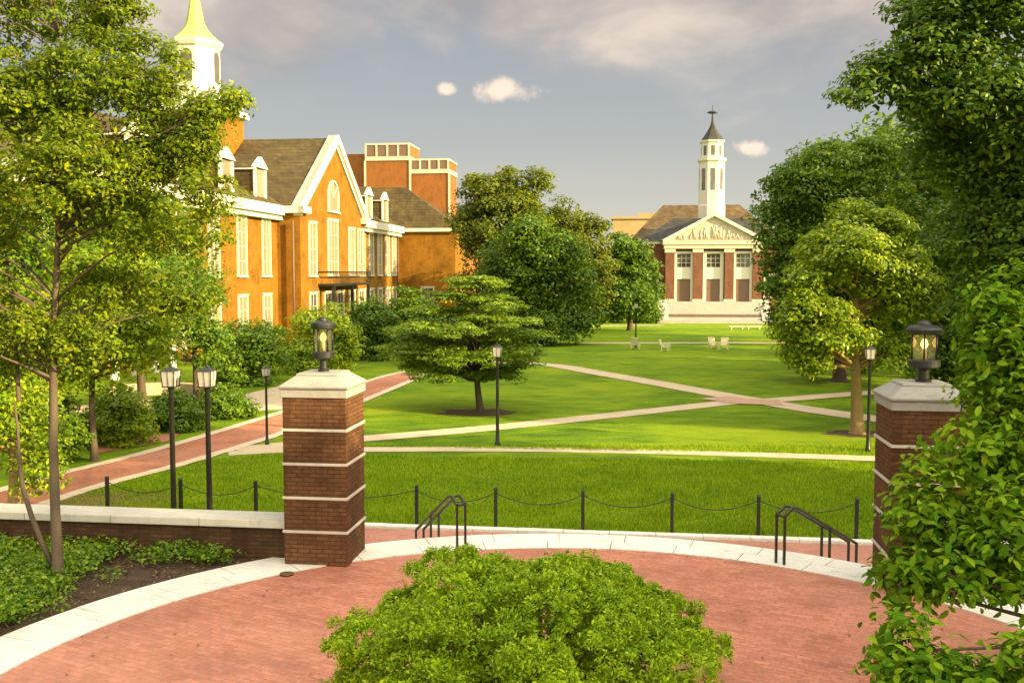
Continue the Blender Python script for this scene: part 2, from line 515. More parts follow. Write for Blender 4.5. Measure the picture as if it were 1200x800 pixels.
class MB:
    def __init__(s):
        s.v = []
        s.f = []
        s.smooth = []

    def add(s, vs, fs, smooth=False):
        b = len(s.v)
        s.v += [tuple(p) for p in vs]
        s.f += [tuple(b + i for i in f) for f in fs]
        s.smooth += [smooth] * len(fs)
        return s

    def box(s, x0, x1, y0, y1, z0, z1, mtx=None):
        vs = [(x, y, z) for z in (z0, z1) for y in (y0, y1) for x in (x0, x1)]
        if mtx is not None:
            vs = [tuple(mtx @ Vector(p)) for p in vs]
        return s.add(vs, [(0, 2, 3, 1), (4, 5, 7, 6), (0, 1, 5, 4), (2, 6, 7, 3), (0, 4, 6, 2), (1, 3, 7, 5)])

    def frustum(s, w0, d0, z0, w1, d1, z1, cx=0, cy=0):
        vs = [(cx + sx * w0 / 2, cy + sy * d0 / 2, z0) for sx, sy in ((-1, -1), (1, -1), (1, 1), (-1, 1))]
        vs += [(cx + sx * w1 / 2, cy + sy * d1 / 2, z1) for sx, sy in ((-1, -1), (1, -1), (1, 1), (-1, 1))]
        return s.add(vs, [(3, 2, 1, 0), (4, 5, 6, 7), (0, 1, 5, 4), (1, 2, 6, 5), (2, 3, 7, 6), (3, 0, 4, 7)])

    def prism(s, poly, axis, a0, a1):
        # poly: list of 2D points; axis: the direction of extrusion
        n = len(poly)

        def mk(p, a):
            return {'x': (a, p[0], p[1]), 'y': (p[0], a, p[1]), 'z': (p[0], p[1], a)}[axis]
        vs = [mk(p, a0) for p in poly] + [mk(p, a1) for p in poly]
        fs = [tuple(range(n))[::-1], tuple(range(n, 2 * n))]
        fs += [(i, (i + 1) % n, n + (i + 1) % n, n + i) for i in range(n)]
        return s.add(vs, fs)

    def lathe(s, prof, seg=12, cx=0, cy=0, smooth=True, phase=0.0, sx=1.0):
        vs = []
        for r, z in prof:
            for k in range(seg):
                a = 2 * math.pi * k / seg + phase
                vs.append((cx + r * math.cos(a) * sx, cy + r * math.sin(a) * sx, z))
        fs = []
        for i in range(len(prof) - 1):
            for k in range(seg):
                k2 = (k + 1) % seg
                fs.append((i * seg + k, i * seg + k2, (i + 1) * seg + k2, (i + 1) * seg + k))
        fs.append(tuple(range(seg))[::-1])
        fs.append(tuple((len(prof) - 1) * seg + k for k in range(seg)))
        return s.add(vs, fs, smooth)

    def tube(s, pts, rad, seg=6, smooth=True):
        pts = [Vector(p) for p in pts]
        n = len(pts)
        if not isinstance(rad, (list, tuple)):
            rad = [rad] * n
        vs = []
        up = Vector((0.13, 0.31, 0.94))
        for i, p in enumerate(pts):
            d = (pts[min(i + 1, n - 1)] - pts[max(i - 1, 0)])
            if d.length < 1e-9:
                d = Vector((0, 0, 1))
            d.normalize()
            a = d.cross(up)
            if a.length < 0.15:
                a = d.cross(Vector((1, 0, 0)))
            a.normalize()
            b = d.cross(a)
            for k in range(seg):
                t = 2 * math.pi * k / seg
                vs.append(p + (a * math.cos(t) + b * math.sin(t)) * rad[i])
        fs = []
        for i in range(n - 1):
            for k in range(seg):
                k2 = (k + 1) % seg
                fs.append((i * seg + k, (i + 1) * seg + k, (i + 1) * seg + k2, i * seg + k2))
        fs.append(tuple(range(seg)))
        fs.append(tuple((n - 1) * seg + k for k in range(seg))[::-1])
        return s.add(vs, fs, smooth)

    def build(s, name, mat, parent=None, loc=(0, 0, 0), rz=0.0, bevel=0.0):
        me = bpy.data.meshes.new(name)
        me.from_pydata(s.v, [], s.f)
        me.polygons.foreach_set('use_smooth', s.smooth)
        me.update()
        o = link_mesh(name, me, mat, parent, loc, rz)
        if bevel:
            b = o.modifiers.new('bevel', 'BEVEL')
            b.width = bevel
            b.segments = 2
            b.limit_method = 'ANGLE'
        return o


def struct(o, label=None):
    return tag(o, kind='structure')


# ------------------------------------------------------------------ terrain
CX, CY, RAD, RING = 0.62, 10.0, 6.75, 0.92
WALL_Q = None

xs = np.concatenate([np.linspace(-1500, -120, 10), np.linspace(-100, 100, 41), np.linspace(120, 1500, 10)])
ys = np.concatenate([np.linspace(-600, -20, 8), np.linspace(-10, 220, 60), np.linspace(260, 2500, 12)])
g = MB()
for yy in ys:
    for xx in xs:
        zz = lawn_z(yy)
        if 19.0 < yy < 60:
            zz += 0.0
        g.v.append((xx, yy, zz))
nx = len(xs)
for j in range(len(ys) - 1):
    for i in range(nx - 1):
        g.f.append((j * nx + i, j * nx + i + 1, (j + 1) * nx + i + 1, (j + 1) * nx + i))
        g.smooth.append(True)
struct(g.build('lawn', M['lawn']))


def arc(r, a0, a1, n):
    return [(CX + r * math.sin(a0 + (a1 - a0) * i / n), CY + r * math.cos(a0 + (a1 - a0) * i / n)) for i in range(n + 1)]


# round brick plaza and its marble ring
p = MB()
c = arc(RAD, 0, 2 * math.pi, 96)[:-1]
p.prism(c[::-1], 'z', -1.3, 0.0)
struct(p.build('plaza', M['plaza']))


def annulus(mb, r0, r1, a0, a1, n, z0, z1):
    A = arc(r0, a0, a1, n)
    B = arc(r1, a0, a1, n)
    for i in range(n):
        q = [A[i], B[i], B[i + 1], A[i + 1]]
        vs = [(x, y, z0) for x, y in q] + [(x, y, z1) for x, y in q]
        mb.add(vs, [(0, 1, 2, 3), (7, 6, 5, 4), (1, 5, 6, 2), (0, 3, 7, 4), (0, 4, 5, 1), (3, 2, 6, 7)])


ring = MB()
nseg = 40
for k in range(nseg):
    a0 = 2 * math.pi * k / nseg
    a1 = 2 * math.pi * (k + 1) / nseg - 0.0022
    annulus(ring, RAD + 0.004, RAD + RING * 0.5 - 0.006, a0, a1, 3, -1.3, 0.014 + random.uniform(-0.003, 0.003))
    annulus(ring, RAD + RING * 0.5, RAD + RING, a0 + 0.03, a1 + 0.03, 3, -1.3, 0.014 + random.uniform(-0.003, 0.003))
struct(ring.build('plaza_kerb', M['marble']))

# steps going down to the lawn between the pillars
st = MB()
for k in range(6):
    annulus(st, RAD + RING + 0.005 + 0.36 * k, RAD + RING + 0.36 * (k + 1), R(-22), R(52), 30, -1.3, -0.165 * (k + 1) + 0.014)
struct(st.build('stone_steps', M['marble']))

# lower brick landing and the pale kerb at the lawn's edge
kl = on_plane(430, 619, -1.0)
kr = on_plane(1030, 639.5, -1.0)
kd = (kr - kl).normalized()
kn = Vector((-kd.y, kd.x, 0))


def kerb_pt(s, off=0.0, z=0.0):
    q = kl + kd * s + kn * off
    return Vector((q.x, q.y, z))


ld = MB()
aa = [kerb_pt(-3.6, -0.02), kerb_pt(13.5, -0.02), kerb_pt(13.5, -7.0), kerb_pt(-3.6, -7.0)]
ld.add([(q.x, q.y, -0.985) for q in aa], [(0, 3, 2, 1)])
struct(ld.build('landing', M['landing']))
kb = MB()
for i in range(17):
    s0, s1 = -3.6 + i * 1.0, -3.6 + (i + 1) * 1.0 - 0.012
    q = [kerb_pt(s0, 0), kerb_pt(s1, 0), kerb_pt(s1, 0.24), kerb_pt(s0, 0.24)]
    zt = -0.925 + random.uniform(-0.004, 0.004)
    vs = [(a.x, a.y, -1.1) for a in q] + [(a.x, a.y, zt) for a in q]
    kb.add(vs, [(3, 2, 1, 0), (4, 5, 6, 7), (0, 1, 5, 4), (1, 2, 6, 5), (2, 3, 7, 6), (3, 0, 4, 7)])
struct(kb.build('lawn_kerb', M['marble']))

# ------------------------------------------------------------------ pillars
PW = 1.04
pc = on_plane(407, 664, 0.0)
ex, ey = Vector((CT, -ST, 0)), Vector((ST, CT, 0))
PIL_L = pc + (-ex + ey) * (PW / 2)
pc2 = on_plane(1041, 697, 0.0)
PIL_R = pc2 + (ex + ey) * (PW / 2)


def make_pillar(loc, label):
    t = thing('gate_pillar', label, 'pillar', loc, -TH, 'brick gate pillars at the plaza edge')
    H, n = 2.74, 5
    seg = H / n
    for k in range(n):
        b = MB()
        z0 = 0.0 if k == 0 else k * seg + 0.0235
        h = PW / 2
        b.box(-h, h, -h, h, z0, (k + 1) * seg - (0.0235 if k < n - 1 else 0.030))
        b.build('brick_block', M['pillarbrick'], t, bevel=0.006)
    for k in range(1, n):
        b = MB()
        h = PW / 2 + 0.022
        b.box(-h, h, -h, h, k * seg - 0.022, k * seg + 0.022)
        b.build('stone_band', M['band'], t, bevel=0.008)
    b = MB()
    h = PW / 2 + 0.03
    b.box(-h, h, -h, h, H - 0.028, H + 0.10)
    b.frustum(2 * h + 0.02, 2 * h + 0.02, H + 0.104, 2 * h + 0.07, 2 * h + 0.07, H + 0.145)
    b.frustum(2 * h + 0.06, 2 * h + 0.06, H + 0.147, 0.70, 0.70, H + 0.31)
    b.frustum(0.72, 0.72, H + 0.312, 0.66, 0.66, H + 0.345)
    b.build('cap', M['capstone'], t, bevel=0.012)
    return t


make_pillar(PIL_L, 'banded brick pillar with stone cap joined to the low brick wall')
make_pillar(PIL_R, 'banded brick pillar with stone cap half hidden by the leafy shrub')
CAPZ = 2.74 + 0.345


def make_lantern(loc, label, wx, hh, bulb):
    t = thing('pillar_lantern', label, 'lantern', loc, -TH, 'lanterns on the gate pillars')
    r = wx / 2
    b = MB()
    b.lathe([(r * 0.50, 0), (r * 0.50, 0.03), (r * 0.36, 0.05), (r * 0.34, 0.17), (r * 0.44, 0.20), (r * 0.88, 0.215), (r * 1.0, 0.235), (r * 1.0, 0.315), (r * 0.88, 0.335)], 28, smooth=False)
    b.build('pedestal', M['blackmetal'], t)
    z0, z1 = 0.335, 0.335 + hh
    fr = MB()
    for k in range(6):
        a = 2 * math.pi * k / 6 + 0.26
        x, y = r * 0.84 * math.cos(a), r * 0.84 * math.sin(a)
        fr.tube([(x, y, z0 - 0.01), (x, y, z1 + 0.01)], 0.013, 6)
    fr.build('frame', M['blackmetal'], t)
    gl = MB()
    gl.lathe([(r * 0.80, z0), (r * 0.80, z1)], 6, smooth=False, phase=0.26)
    gl.build('glass', M['clear'], t)
    cd = MB()
    cd.lathe([(0.035, z0), (0.035, z0 + hh * 0.42)], 10)
    cd.build('candle', M['candle'], t)
    bl = MB()
    zb = z0 + hh * 0.43
    bl.lathe([(0.022, zb), (0.048, zb + 0.035), (0.055, zb + 0.07), (0.035, zb + 0.12), (0.010, zb + 0.15)], 12)
    bl.build('bulb', bulb, t)
    tp = MB()
    tp.lathe([(r * 0.98, z1), (r * 1.10, z1 + 0.015), (r * 1.12, z1 + 0.07), (r * 1.02, z1 + 0.105), (r * 0.80, z1 + 0.125), (r * 0.42, z1 + 0.14), (r * 0.38, z1 + 0.165), (r * 0.20, z1 + 0.195), (r * 0.05, z1 + 0.205)], 28, smooth=False)
    tp.build('roof', M['blackmetal'], t)
    return t


make_lantern(PIL_R + Vector((0.02, -0.02, CAPZ)), 'lit black lantern on the pillar beside the leafy shrub', 0.46, 0.37, M['bulb'])
make_lantern(PIL_L + Vector((0, 0, CAPZ)), 'narrow black lantern on the pillar by the low wall', 0.36, 0.36, M['bulbdim'])

# low brick wall left of the left pillar
t = thing('garden_wall', 'low brick wall with pale stone coping running left from pillar', 'wall', PIL_L, -TH)
b = MB()
b.box(-16.0, -PW / 2 - 0.004, -0.20, 0.20, -1.2, 0.52)
b.build('brickwork', M['wallbrick'], t)
b = MB()
for i in range(10):
    x1 = -PW / 2 - 0.004 - i * 1.55
    b.box(x1 - 1.545, x1, -0.30, 0.30, 0.524, 0.655)
b.build('coping', M['wallcap'], t, bevel=0.015)

t = thing('garden_wall', 'low brick wall hidden behind the broad-leaved shrub', 'wall', PIL_R, -TH)
b = MB()
b.box(PW / 2 + 0.004, 9.0, -0.20, 0.20, -1.2, 0.52)
b.build('brickwork', M['wallbrick'], t)
b = MB()
b.box(PW / 2 + 0.004, 9.0, -0.30, 0.30, 0.524, 0.655)
b.build('coping', M['wallcap'], t, bevel=0.015)


# planting beds at plaza level (left and right of the ring)
def bed(name, pts, z):
    m_ = MB()
    m_.prism([(q[0], q[1]) for q in pts], 'z', -1.25, z)
    return struct(m_.build(name, M['mulch']))


ringL = [(CX + (RAD + RING + 0.01) * math.sin(a), CY + (RAD + RING + 0.01) * math.cos(a)) for a in np.linspace(R(-130), R(-29), 40)]
wl0 = PIL_L + ex * (-PW / 2 - 0.05) + ey * 0.05
wl1 = PIL_L + ex * (-16) + ey * 0.05
bed('planting_bed', [(ringL[0][0] - 14, ringL[0][1] - 1)] + ringL + [(wl0.x, wl0.y), (wl1.x, wl1.y)], -0.02)
ringR = [(CX + (RAD + RING + 0.01) * math.sin(a), CY + (RAD + RING + 0.01) * math.cos(a)) for a in np.linspace(R(130), R(57), 40)]
wr0 = PIL_R + ex * (PW / 2 + 0.05)
wr1 = PIL_R + ex * 9
bed('planting_bed', ([(ringR[0][0] + 10, ringR[0][1] - 1)] + ringR + [(wr0.x, wr0.y), (wr1.x, wr1.y)])[::-1], -0.02)

# drain cover on the ring
dq = on_plane(336, 672, 0.018)
b = MB()
b.lathe([(0.11, 0.0), (0.11, 0.010), (0.08, 0.014)], 20)
tag(b.build('drain_cover', M['iron'], None, dq), 'rusty round drain cover set in the marble kerb', 'drain cover')


# ------------------------------------------------------------------ handrails
def handrail(a, bq, drop, label, inward):
    t = thing('handrail', label, 'handrail', a, 0, 'handrails on the plaza steps')
    d = bq - a
    d.z = 0
    L = d.length
    d.normalize()
    n = Vector((-d.y, d.x, 0))
    for s in (-0.075, 0.075):
        off = n * s
        pts = [off + d * (-0.28) + Vector((0, 0, 0.80)), off + d * (-0.05) + Vector((0, 0, 0.90)), off + d * 0.1 + Vector((0, 0, 0.90 - drop * 0.04)),
               off + d * L + Vector((0, 0, 0.90 - drop))]
        r_ = MB()
        r_.tube(pts, 0.027, 8)
        r_.build('rail', M['railmetal'], t)
        for k, fr_ in enumerate((0.0, 0.55, 1.0)):
            zt = 0.90 - drop * (fr_ if fr_ > 0 else 0)
            q = off + d * (L * fr_ - (0.28 if k == 0 else 0.0))
            zz = 0.80 if k == 0 else zt
            zb = 0.01 if k == 0 else -0.165 * max(1, math.ceil((L * fr_) / 0.36 - 0.2)) - 0.01
            pm = MB()
            pm.box(q.x - 0.02, q.x + 0.02, q.y - 0.02, q.y + 0.02, zb, zz)
            pm.build('post', M['railmetal'], t)
    br_ = MB()
    br_.tube([n * -0.075 + d * (-0.28) + Vector((0, 0, 0.80)), n * 0.075 + d * (-0.28) + Vector((0, 0, 0.80))], 0.027, 8)
    br_.build('rail_end', M['railmetal'], t)
    return t


la = on_plane(533, 641, 0.0)
lb = at(492, 622, 18.3)
handrail(la, lb, 0.98, 'bronze stair handrail nearer the left brick pillar', 1)
ra = on_plane(925, 657, 0.0)
rb = at(999, 640, 17.4)
handrail(ra, rb, 0.98, 'bronze stair handrail near the leafy shrub and right pillar', -1)

# ------------------------------------------------------------------ chain fence of slim posts along the lawn kerb
post_px = [126, 212, 300, 488, 581, 683, 787, 889, 1003]


def kerb_at_px(x, off):
    best = None
    for s in np.linspace(-14, 14, 1401):
        q = kerb_pt(s, off, -0.9)
        d = Vector((q.x, q.y, q.z - CAMZ))
        c_, s_ = math.cos(PITCH), math.sin(PITCH)
        dep = d.y * c_ - d.z * s_
        px = 600 + F * d.x / dep
        if best is None or abs(px - x) < best[0]:
            best = (abs(px - x), s)
    return best[1]


pl = ['far left beyond the low wall', 'between the paired street lamps', 'left of the brick pillar behind the wall', 'just behind the left handrail',
      'first right of the left handrail', 'near the middle of the kerb above the bush', 'second left of the right handrail', 'just left of the right handrail', 'close to the right brick pillar']
posts = []
for i, x in enumerate(post_px):
    s = kerb_at_px(x, 0.34)
    q = kerb_pt(s, 0.34, -1.02)
    posts.append(q)
    b = MB()
    b.box(-0.035, 0.035, -0.035, 0.035, 0, 0.93)
    b.frustum(0.085, 0.085, 0.93, 0.05, 0.05, 0.965)
    tag(b.build('chain_post', M['blackmetal'], None, q, -0.13), 'slim black chain post ' + pl[i], 'post', 'chain posts along the lawn kerb')
cl_ = ['chain span at the far left, ending behind the paired lamps', 'chain span right of the paired lamps beyond the low wall', 'chain span passing behind the left brick pillar', 'chain span behind the left handrail',
       'second chain span right of the left pillar', 'chain span at the middle of the kerb above the bush', 'chain span just left of the right handrail', 'chain span behind the right handrail']
for i in range(len(posts) - 1):
    a, b_ = posts[i] + Vector((0, 0, 0.84)), posts[i + 1] + Vector((0, 0, 0.84))
    pts = []
    for k in range(17):
        f = k / 16
        q = a.lerp(b_, f)
        q.z -= 0.30 * 4 * f * (1 - f) * 0.8
        pts.append(q)
    m_ = MB()
    m_.tube(pts, 0.011, 5)
    tag(m_.build('chain', M['blackmetal']), cl_[i], 'chain', 'chains between the slim posts')


# ------------------------------------------------------------------ street lamps
def make_lamp(loc, H, label, mat=None):
    t = thing('street_lamp', label, 'street lamp', loc, -TH, 'black street lamps on the lawn')
    k = H / 3.6
    b = MB()
    b.lathe([(0.10 * k, 0), (0.10 * k, 0.10 * k), (0.075 * k, 0.14 * k), (0.060 * k, 0.5 * k), (0.050 * k, 3.05 * k), (0.07 * k, 3.07 * k), (0.07 * k, 3.10 * k), (0.13 * k, 3.13 * k)], 12)
    b.build('post', M['blackmetal'], t)
    b = MB()
    w0, w1 = 0.125 * k, 0.15 * k
    z0, z1 = 3.14 * k, 3.46 * k
    b.frustum(2 * w0, 2 * w0, z0, 2 * w1, 2 * w1, z1)
    b.build('lantern_glass', M['frost'] if mat is None else mat, t)
    b = MB()
    for sx in (-1, 1):
        for sy in (-1, 1):
            b.tube([(sx * w0 * 1.03, sy * w0 * 1.03, z0 - 0.02), (sx * w1 * 1.03, sy * w1 * 1.03, z1 + 0.01)], 0.013 * k, 5)
    for sy in (-1, 1):
        b.tube([(0, sy * w0 * 1.04, z0), (0, sy * w1 * 1.04, z1)], 0.007 * k, 4)
        b.tube([(sy * w0 * 1.04, 0, z0), (sy * w1 * 1.04, 0, z1)], 0.007 * k, 4)
    b.box(-w0 * 1.15, w0 * 1.15, -w0 * 1.15, w0 * 1.15, 3.115 * k, z0 - 0.003)
    b.build('lantern_frame', M['blackmetal'], t)
    b = MB()
    b.frustum(2 * w1 * 1.12, 2 * w1 * 1.12, z1 + 0.003, 2 * w1 * 0.35, 2 * w1 * 0.35, z1 + 0.085 * k)
    b.lathe([(0.022 * k, z1 + 0.085 * k), (0.03 * k, z1 + 0.115 * k), (0.008 * k, z1 + 0.15 * k)], 8)
    b.build('lantern_roof', M['blackmetal'], t)
    return t


def lamp_px(xb, yb, ytop, Y=None):
    if Y is None:
        q = ground(xb, yb)
    else:
        q = at(xb, yb, Y)
        q.z = lawn_z(Y)
    tq = at(xb, ytop, q.y)
    return q, tq.z - q.z


for (x, yb, yt, Y, lab, mt) in ((204, 610, 427, 21.9, 'black street lamp on the left of a close pair beyond the wall', None),
                                (246, 610, 427, 21.7, 'black street lamp on the right of a close pair beyond the wall', None),
                                (583, 522, 402, None, 'black street lamp alone on the lawn beside the layered tree', None),
                                (1017, 529, 404, None, 'black street lamp next to the sunlit trunk by the right pillar', None),
                                (745, 407, 354, None, 'small distant street lamp near the white hall steps', None),
                                (313, 521, 428, None, 'dark street lamp beside the brick path left of the pillar', None)):
    q, h = lamp_px(x, yb, yt, Y)
    make_lamp(q, h, lab)

# ------------------------------------------------------------------ paths
_pz = [0]


def strip(name, pl_, pr_, mat, z=0.012, n=10):
    """sheet between two ground polylines (world XY points), resampled"""
    def res(pts):
        pts = [np.array((q[0], q[1])) for q in pts]
        d = [0]
        for a, b2 in zip(pts, pts[1:]):
            d.append(d[-1] + np.linalg.norm(b2 - a))
        tt = np.linspace(0, d[-1], n * (len(pts) - 1) + 1)
        return np.stack([np.interp(tt, d, [q[0] for q in pts]), np.interp(tt, d, [q[1] for q in pts])], 1)
    m_ = n * (max(len(pl_), len(pr_)) - 1)

    def res2(pts):
        pts = [np.array((q[0], q[1])) for q in pts]
        d = np.concatenate([[0], np.cumsum([np.linalg.norm(b2 - a) for a, b2 in zip(pts, pts[1:])])])
        tt = np.linspace(0, d[-1], m_ + 1)
        return np.stack([np.interp(tt, d, [q[0] for q in pts]), np.interp(tt, d, [q[1] for q in pts])], 1)
    A, B = res2(pl_), res2(pr_)
    mb = MB()
    for a, b2 in zip(A, B):
        wob = 0.02
        mb.v.append((a[0] + random.uniform(-wob, wob), a[1] + random.uniform(-wob, wob), lawn_z(a[1]) + z))
        mb.v.append((b2[0] + random.uniform(-wob, wob), b2[1] + random.uniform(-wob, wob), lawn_z(b2[1]) + z))
    for i in range(len(A) - 1):
        mb.f.append((2 * i, 2 * i + 1, 2 * i + 3, 2 * i + 2))
        mb.smooth.append(True)
    o = mb.build(name, mat)
    return struct(o)


def offset_line(pts, wl, wr):
    pts = [Vector((q[0], q[1], 0)) for q in pts]
    L, Rr = [], []
    for i, q in enumerate(pts):
        d = (pts[min(i + 1, len(pts) - 1)] - pts[max(i - 1, 0)]).normalized()
        n_ = Vector((-d.y, d.x, 0))
        L.append(q + n_ * wl)
        Rr.append(q - n_ * wr)
    return L, Rr


def smooth_line(pts, it=2):
    pts = [Vector((q[0], q[1], 0)) for q in pts]
    for _ in range(it):
        o = [pts[0]]
        for a, b2 in zip(pts, pts[1:]):
            o += [a.lerp(b2, 0.25), a.lerp(b2, 0.75)]
        o.append(pts[-1])
        pts = o
    return pts


# brick walk along the hall: its right edge as seen in the photograph
right_px = [(-60, 628), (0, 606), (71, 580), (130, 563), (202, 545), (265, 526), (330, 506), (427, 467), (470, 449), (497, 438)]
left_px = [(-60, 597), (0, 577), (71, 557), (130, 543), (202, 524), (265, 505), (330, 485), (400, 463), (440, 444), (486, 434)]
Rw = smooth_line([ground(*q) for q in right_px])
Lw = smooth_line([ground(*q) for q in left_px])
strip('brick_path', Lw, Rw, M['pathbrick'], 0.016)
for nm, line, wl_, wr_ in (('path_edging', Rw, 0.0, 0.42), ('path_edging', Lw, 0.40, 0.0)):
    L_, R_ = offset_line(line, wl_, wr_)
    strip(nm, L_, R_, M['pathstone'], 0.024, 3)


def footpath(px, width, mat=M['concrete'], z=0.012):
    ln = smooth_line([ground(*q) for q in px])
    L_, R_ = offset_line(ln, width * 0.44, width * 0.44)
    return strip('footpath', L_, R_, mat, z, 3)


footpath([(268, 531), (330, 527.5), (430, 526.5), (600, 526), (760, 529), (900, 533), (1040, 538), (1150, 541)], 0.95, z=0.012)
footpath([(278, 528), (330, 522), (370, 518), (427, 514), (540, 505), (660, 493), (760, 482), (856, 471.5)], 1.35, z=0.018)
footpath([(575, 424), (640, 426.5), (700, 437), (770, 449), (840, 462), (900, 472), (960, 482), (1040, 493)], 1.7, M['concrete'], 0.024)
footpath([(846, 471), (900, 470), (960, 465), (1040, 459)], 1.4, M['concrete'], 0.030)
footpath([(680, 402), (780, 401.7), (930, 401.5)], 1.9, M['concrete'], 0.012)
footpath([(690, 382), (778, 381)], 2.2, M['concrete'], 0.012)
ln = [ground(*q) for q in [(838, 466), (872, 471), (915, 472)]]
L_, R_ = offset_line(ln, 0.95, 0.95)
M['pinkpath'] = mat_stone('pink_crossing', (0.50, 0.31, 0.22))
strip('path_crossing', L_, R_, M['pinkpath'], 0.036, 3)
# paved court left of the brick walk, towards the hall
strip('paved_court', [ground(285, 462), ground(330, 452)], [ground(285, 482), ground(332, 480)], M['concrete'], 0.012)
strip('paved_court', [ground(60, 478), ground(200, 466)], [ground(60, 500), ground(240, 488)], M['concrete'], 0.012)
strip('brick_court', [ground(110, 520), ground(215, 506)], [ground(110, 532), ground(200, 517)], M['pathbrick'], 0.02)
# worn bare soil and mulch rings under trees
for (x, y, r_, mt, nm) in ((205 / 1.0 - 115, 592, 1.6, 'soil', 'bare_soil'), (562, 483, 1.15, 'mulch', 'mulch_ring'), (1005, 508, 0.8, 'mulch', 'mulch_ring')):
    q = ground(x, y)
    mb = MB()
    N = 22
    mb.v.append((q.x, q.y, q.z + 0.022))
    for k in range(N):
        a = 2 * math.pi * k / N
        rr = r_ * random.uniform(0.8, 1.15)
        mb.v.append((q.x + rr * 1.5 * math.cos(a), q.y + rr * math.sin(a), q.z + 0.006))
    for k in range(N):
        mb.f.append((0, 1 + k, 1 + (k + 1) % N))
        mb.smooth.append(True)
    struct(mb.build(nm, M[mt]))

# low curved wall in front of the hall
a0, a1 = ground(128, 466), ground(252, 468)
mb = MB()
N = 12
Y0 = a0.y
for k in range(N):
    f0, f1 = k / N, (k + 1) / N
    pA, pB = a0.lerp(a1, f0), a0.lerp(a1, f1)
    pA.y += 1.4 * math.sin(f0 * math.pi)
    pB.y += 1.4 * math.sin(f1 * math.pi)
    mb.add([(pA.x, pA.y, pA.z), (pB.x, pB.y, pB.z), (pB.x, pB.y + 0.5, pB.z), (pA.x, pA.y + 0.5, pA.z),
            (pA.x, pA.y, pA.z + 0.55), (pB.x, pB.y, pB.z + 0.55), (pB.x, pB.y + 0.5, pB.z + 0.55), (pA.x, pA.y + 0.5, pA.z + 0.55)],
           [(3, 2, 1, 0), (4, 5, 6, 7), (0, 1, 5, 4), (1, 2, 6, 5), (2, 3, 7, 6), (3, 0, 4, 7)])
tag(mb.build('curved_wall', M['concrete']), 'low curved pale wall among the shrubs behind the paired lamps', 'wall')


# ------------------------------------------------------------------ windows
def window(parent, face, u0, v, z0, z1, wdt, light=False, nx_=2, nz_=3, arch=False, name='window', surround=0.16):
    """face 'x': wall faces +x at x=v, window spans local y centred u0. face 'y': wall faces -y at y=v, spans local x."""
    fr = MB()
    pn = MB()
    h = wdt / 2

    def bx(mb, a0_, a1_, d0, d1, zz0, zz1):
        if face == 'x':
            mb.box(v + d0, v + d1, u0 + a0_, u0 + a1_, zz0, zz1)
        else:
            mb.box(u0 + a0_, u0 + a1_, v - d1, v - d0, zz0, zz1)
    if arch:
        # rectangular foot and a semicircular head
        zs = z1 - h
        N = 14
        prev = None
        for k in range(N + 1):
            a = math.pi * k / N
            cur = (math.cos(a), math.sin(a))
            if prev:
                po = [(prev[0] * (h + surround), zs + prev[1] * (h + surround)), (prev[0] * h, zs + prev[1] * h), (cur[0] * h, zs + cur[1] * h), (cur[0] * (h + surround), zs + cur[1] * (h + surround))]
                vs = []
                for d in (0.0, 0.14):
                    for (aa_, zz_) in po:
                        vs.append((v + d, u0 + aa_, zz_) if face == 'x' else (u0 + aa_, v - d, zz_))
                fr.add(vs, [(0, 1, 2, 3), (7, 6, 5, 4), (0, 4, 5, 1), (1, 5, 6, 2), (2, 6, 7, 3), (3, 7, 4, 0)])
            prev = cur
        po = [(math.cos(math.pi * k / N) * h * 0.995, zs + math.sin(math.pi * k / N) * h * 0.995) for k in range(N + 1)]
        po = [(-h * 0.995, z0)] + po[::-1] + [(h * 0.995, z0)]
        vs = [(v + 0.035, u0 + a, z) if face == 'x' else (u0 + a, v - 0.035, z) for a, z in po]
        pn.add(vs, [tuple(range(len(vs)))])
        for sgn in (-1, 1):
            bx(fr, sgn * h if sgn > 0 else -h - surround, h + surround if sgn > 0 else -h, 0, 0.14, z0, zs)
        for k in (1, 2, 3):
            a = math.pi * k / 4
            fr.tube([((v + 0.06, u0, zs) if face == 'x' else (u0, v - 0.06, zs)), ((v + 0.06, u0 + h * math.cos(a), zs + h * math.sin(a)) if face == 'x' else (u0 + h * math.cos(a), v - 0.06, zs + h * math.sin(a)))], 0.035, 4, False)
        bx(fr, -h - surround - 0.1, h + surround + 0.1, 0, 0.22, z0 - 0.16, z0)
    else:
        bx(fr, -h - surround, -h, 0, 0.13, z0, z1 + surround)
        bx(fr, h, h + surround, 0, 0.13, z0, z1 + surround)
        bx(fr, -h, h, 0, 0.13, z1, z1 + surround)
        bx(fr, -h - surround - 0.06, h + surround + 0.06, 0, 0.20, z0 - 0.14, z0 - 0.002)
        bx(fr, -h - surround - 0.06, h + surround + 0.06, 0, 0.20, z1 + surround + 0.002, z1 + surround + 0.09)
        for k in range(1, nx_):
            a = -h + wdt * k / nx_
            bx(fr, a - 0.028, a + 0.028, 0.045, 0.085, z0, z1)
        for k in range(1, nz_):
            z = z0 + (z1 - z0) * k / nz_
            bx(fr, -h, h, 0.046, 0.082, z - 0.026, z + 0.026)
        bx(pn, -h, h, 0.004, 0.04, z0, z1)
    wo_ = fr.build(name, M['white'], parent)
    pn.build('pane', M['glasslight'] if light else M['glass'], wo_)
    return wo_


# ------------------------------------------------------------------ the long brick hall on the left
HZ = -1.3
HU, HV = 80.2, -28.0
hall = thing('brick_hall', 'long orange brick hall with gabled centre, dormers and white cupola', 'building', Q(HU, HV, HZ), -TH)


def hz(z):
    return z - HZ


EAVE, APEX = hz(10.2), hz(17.1)
GW = 19.5
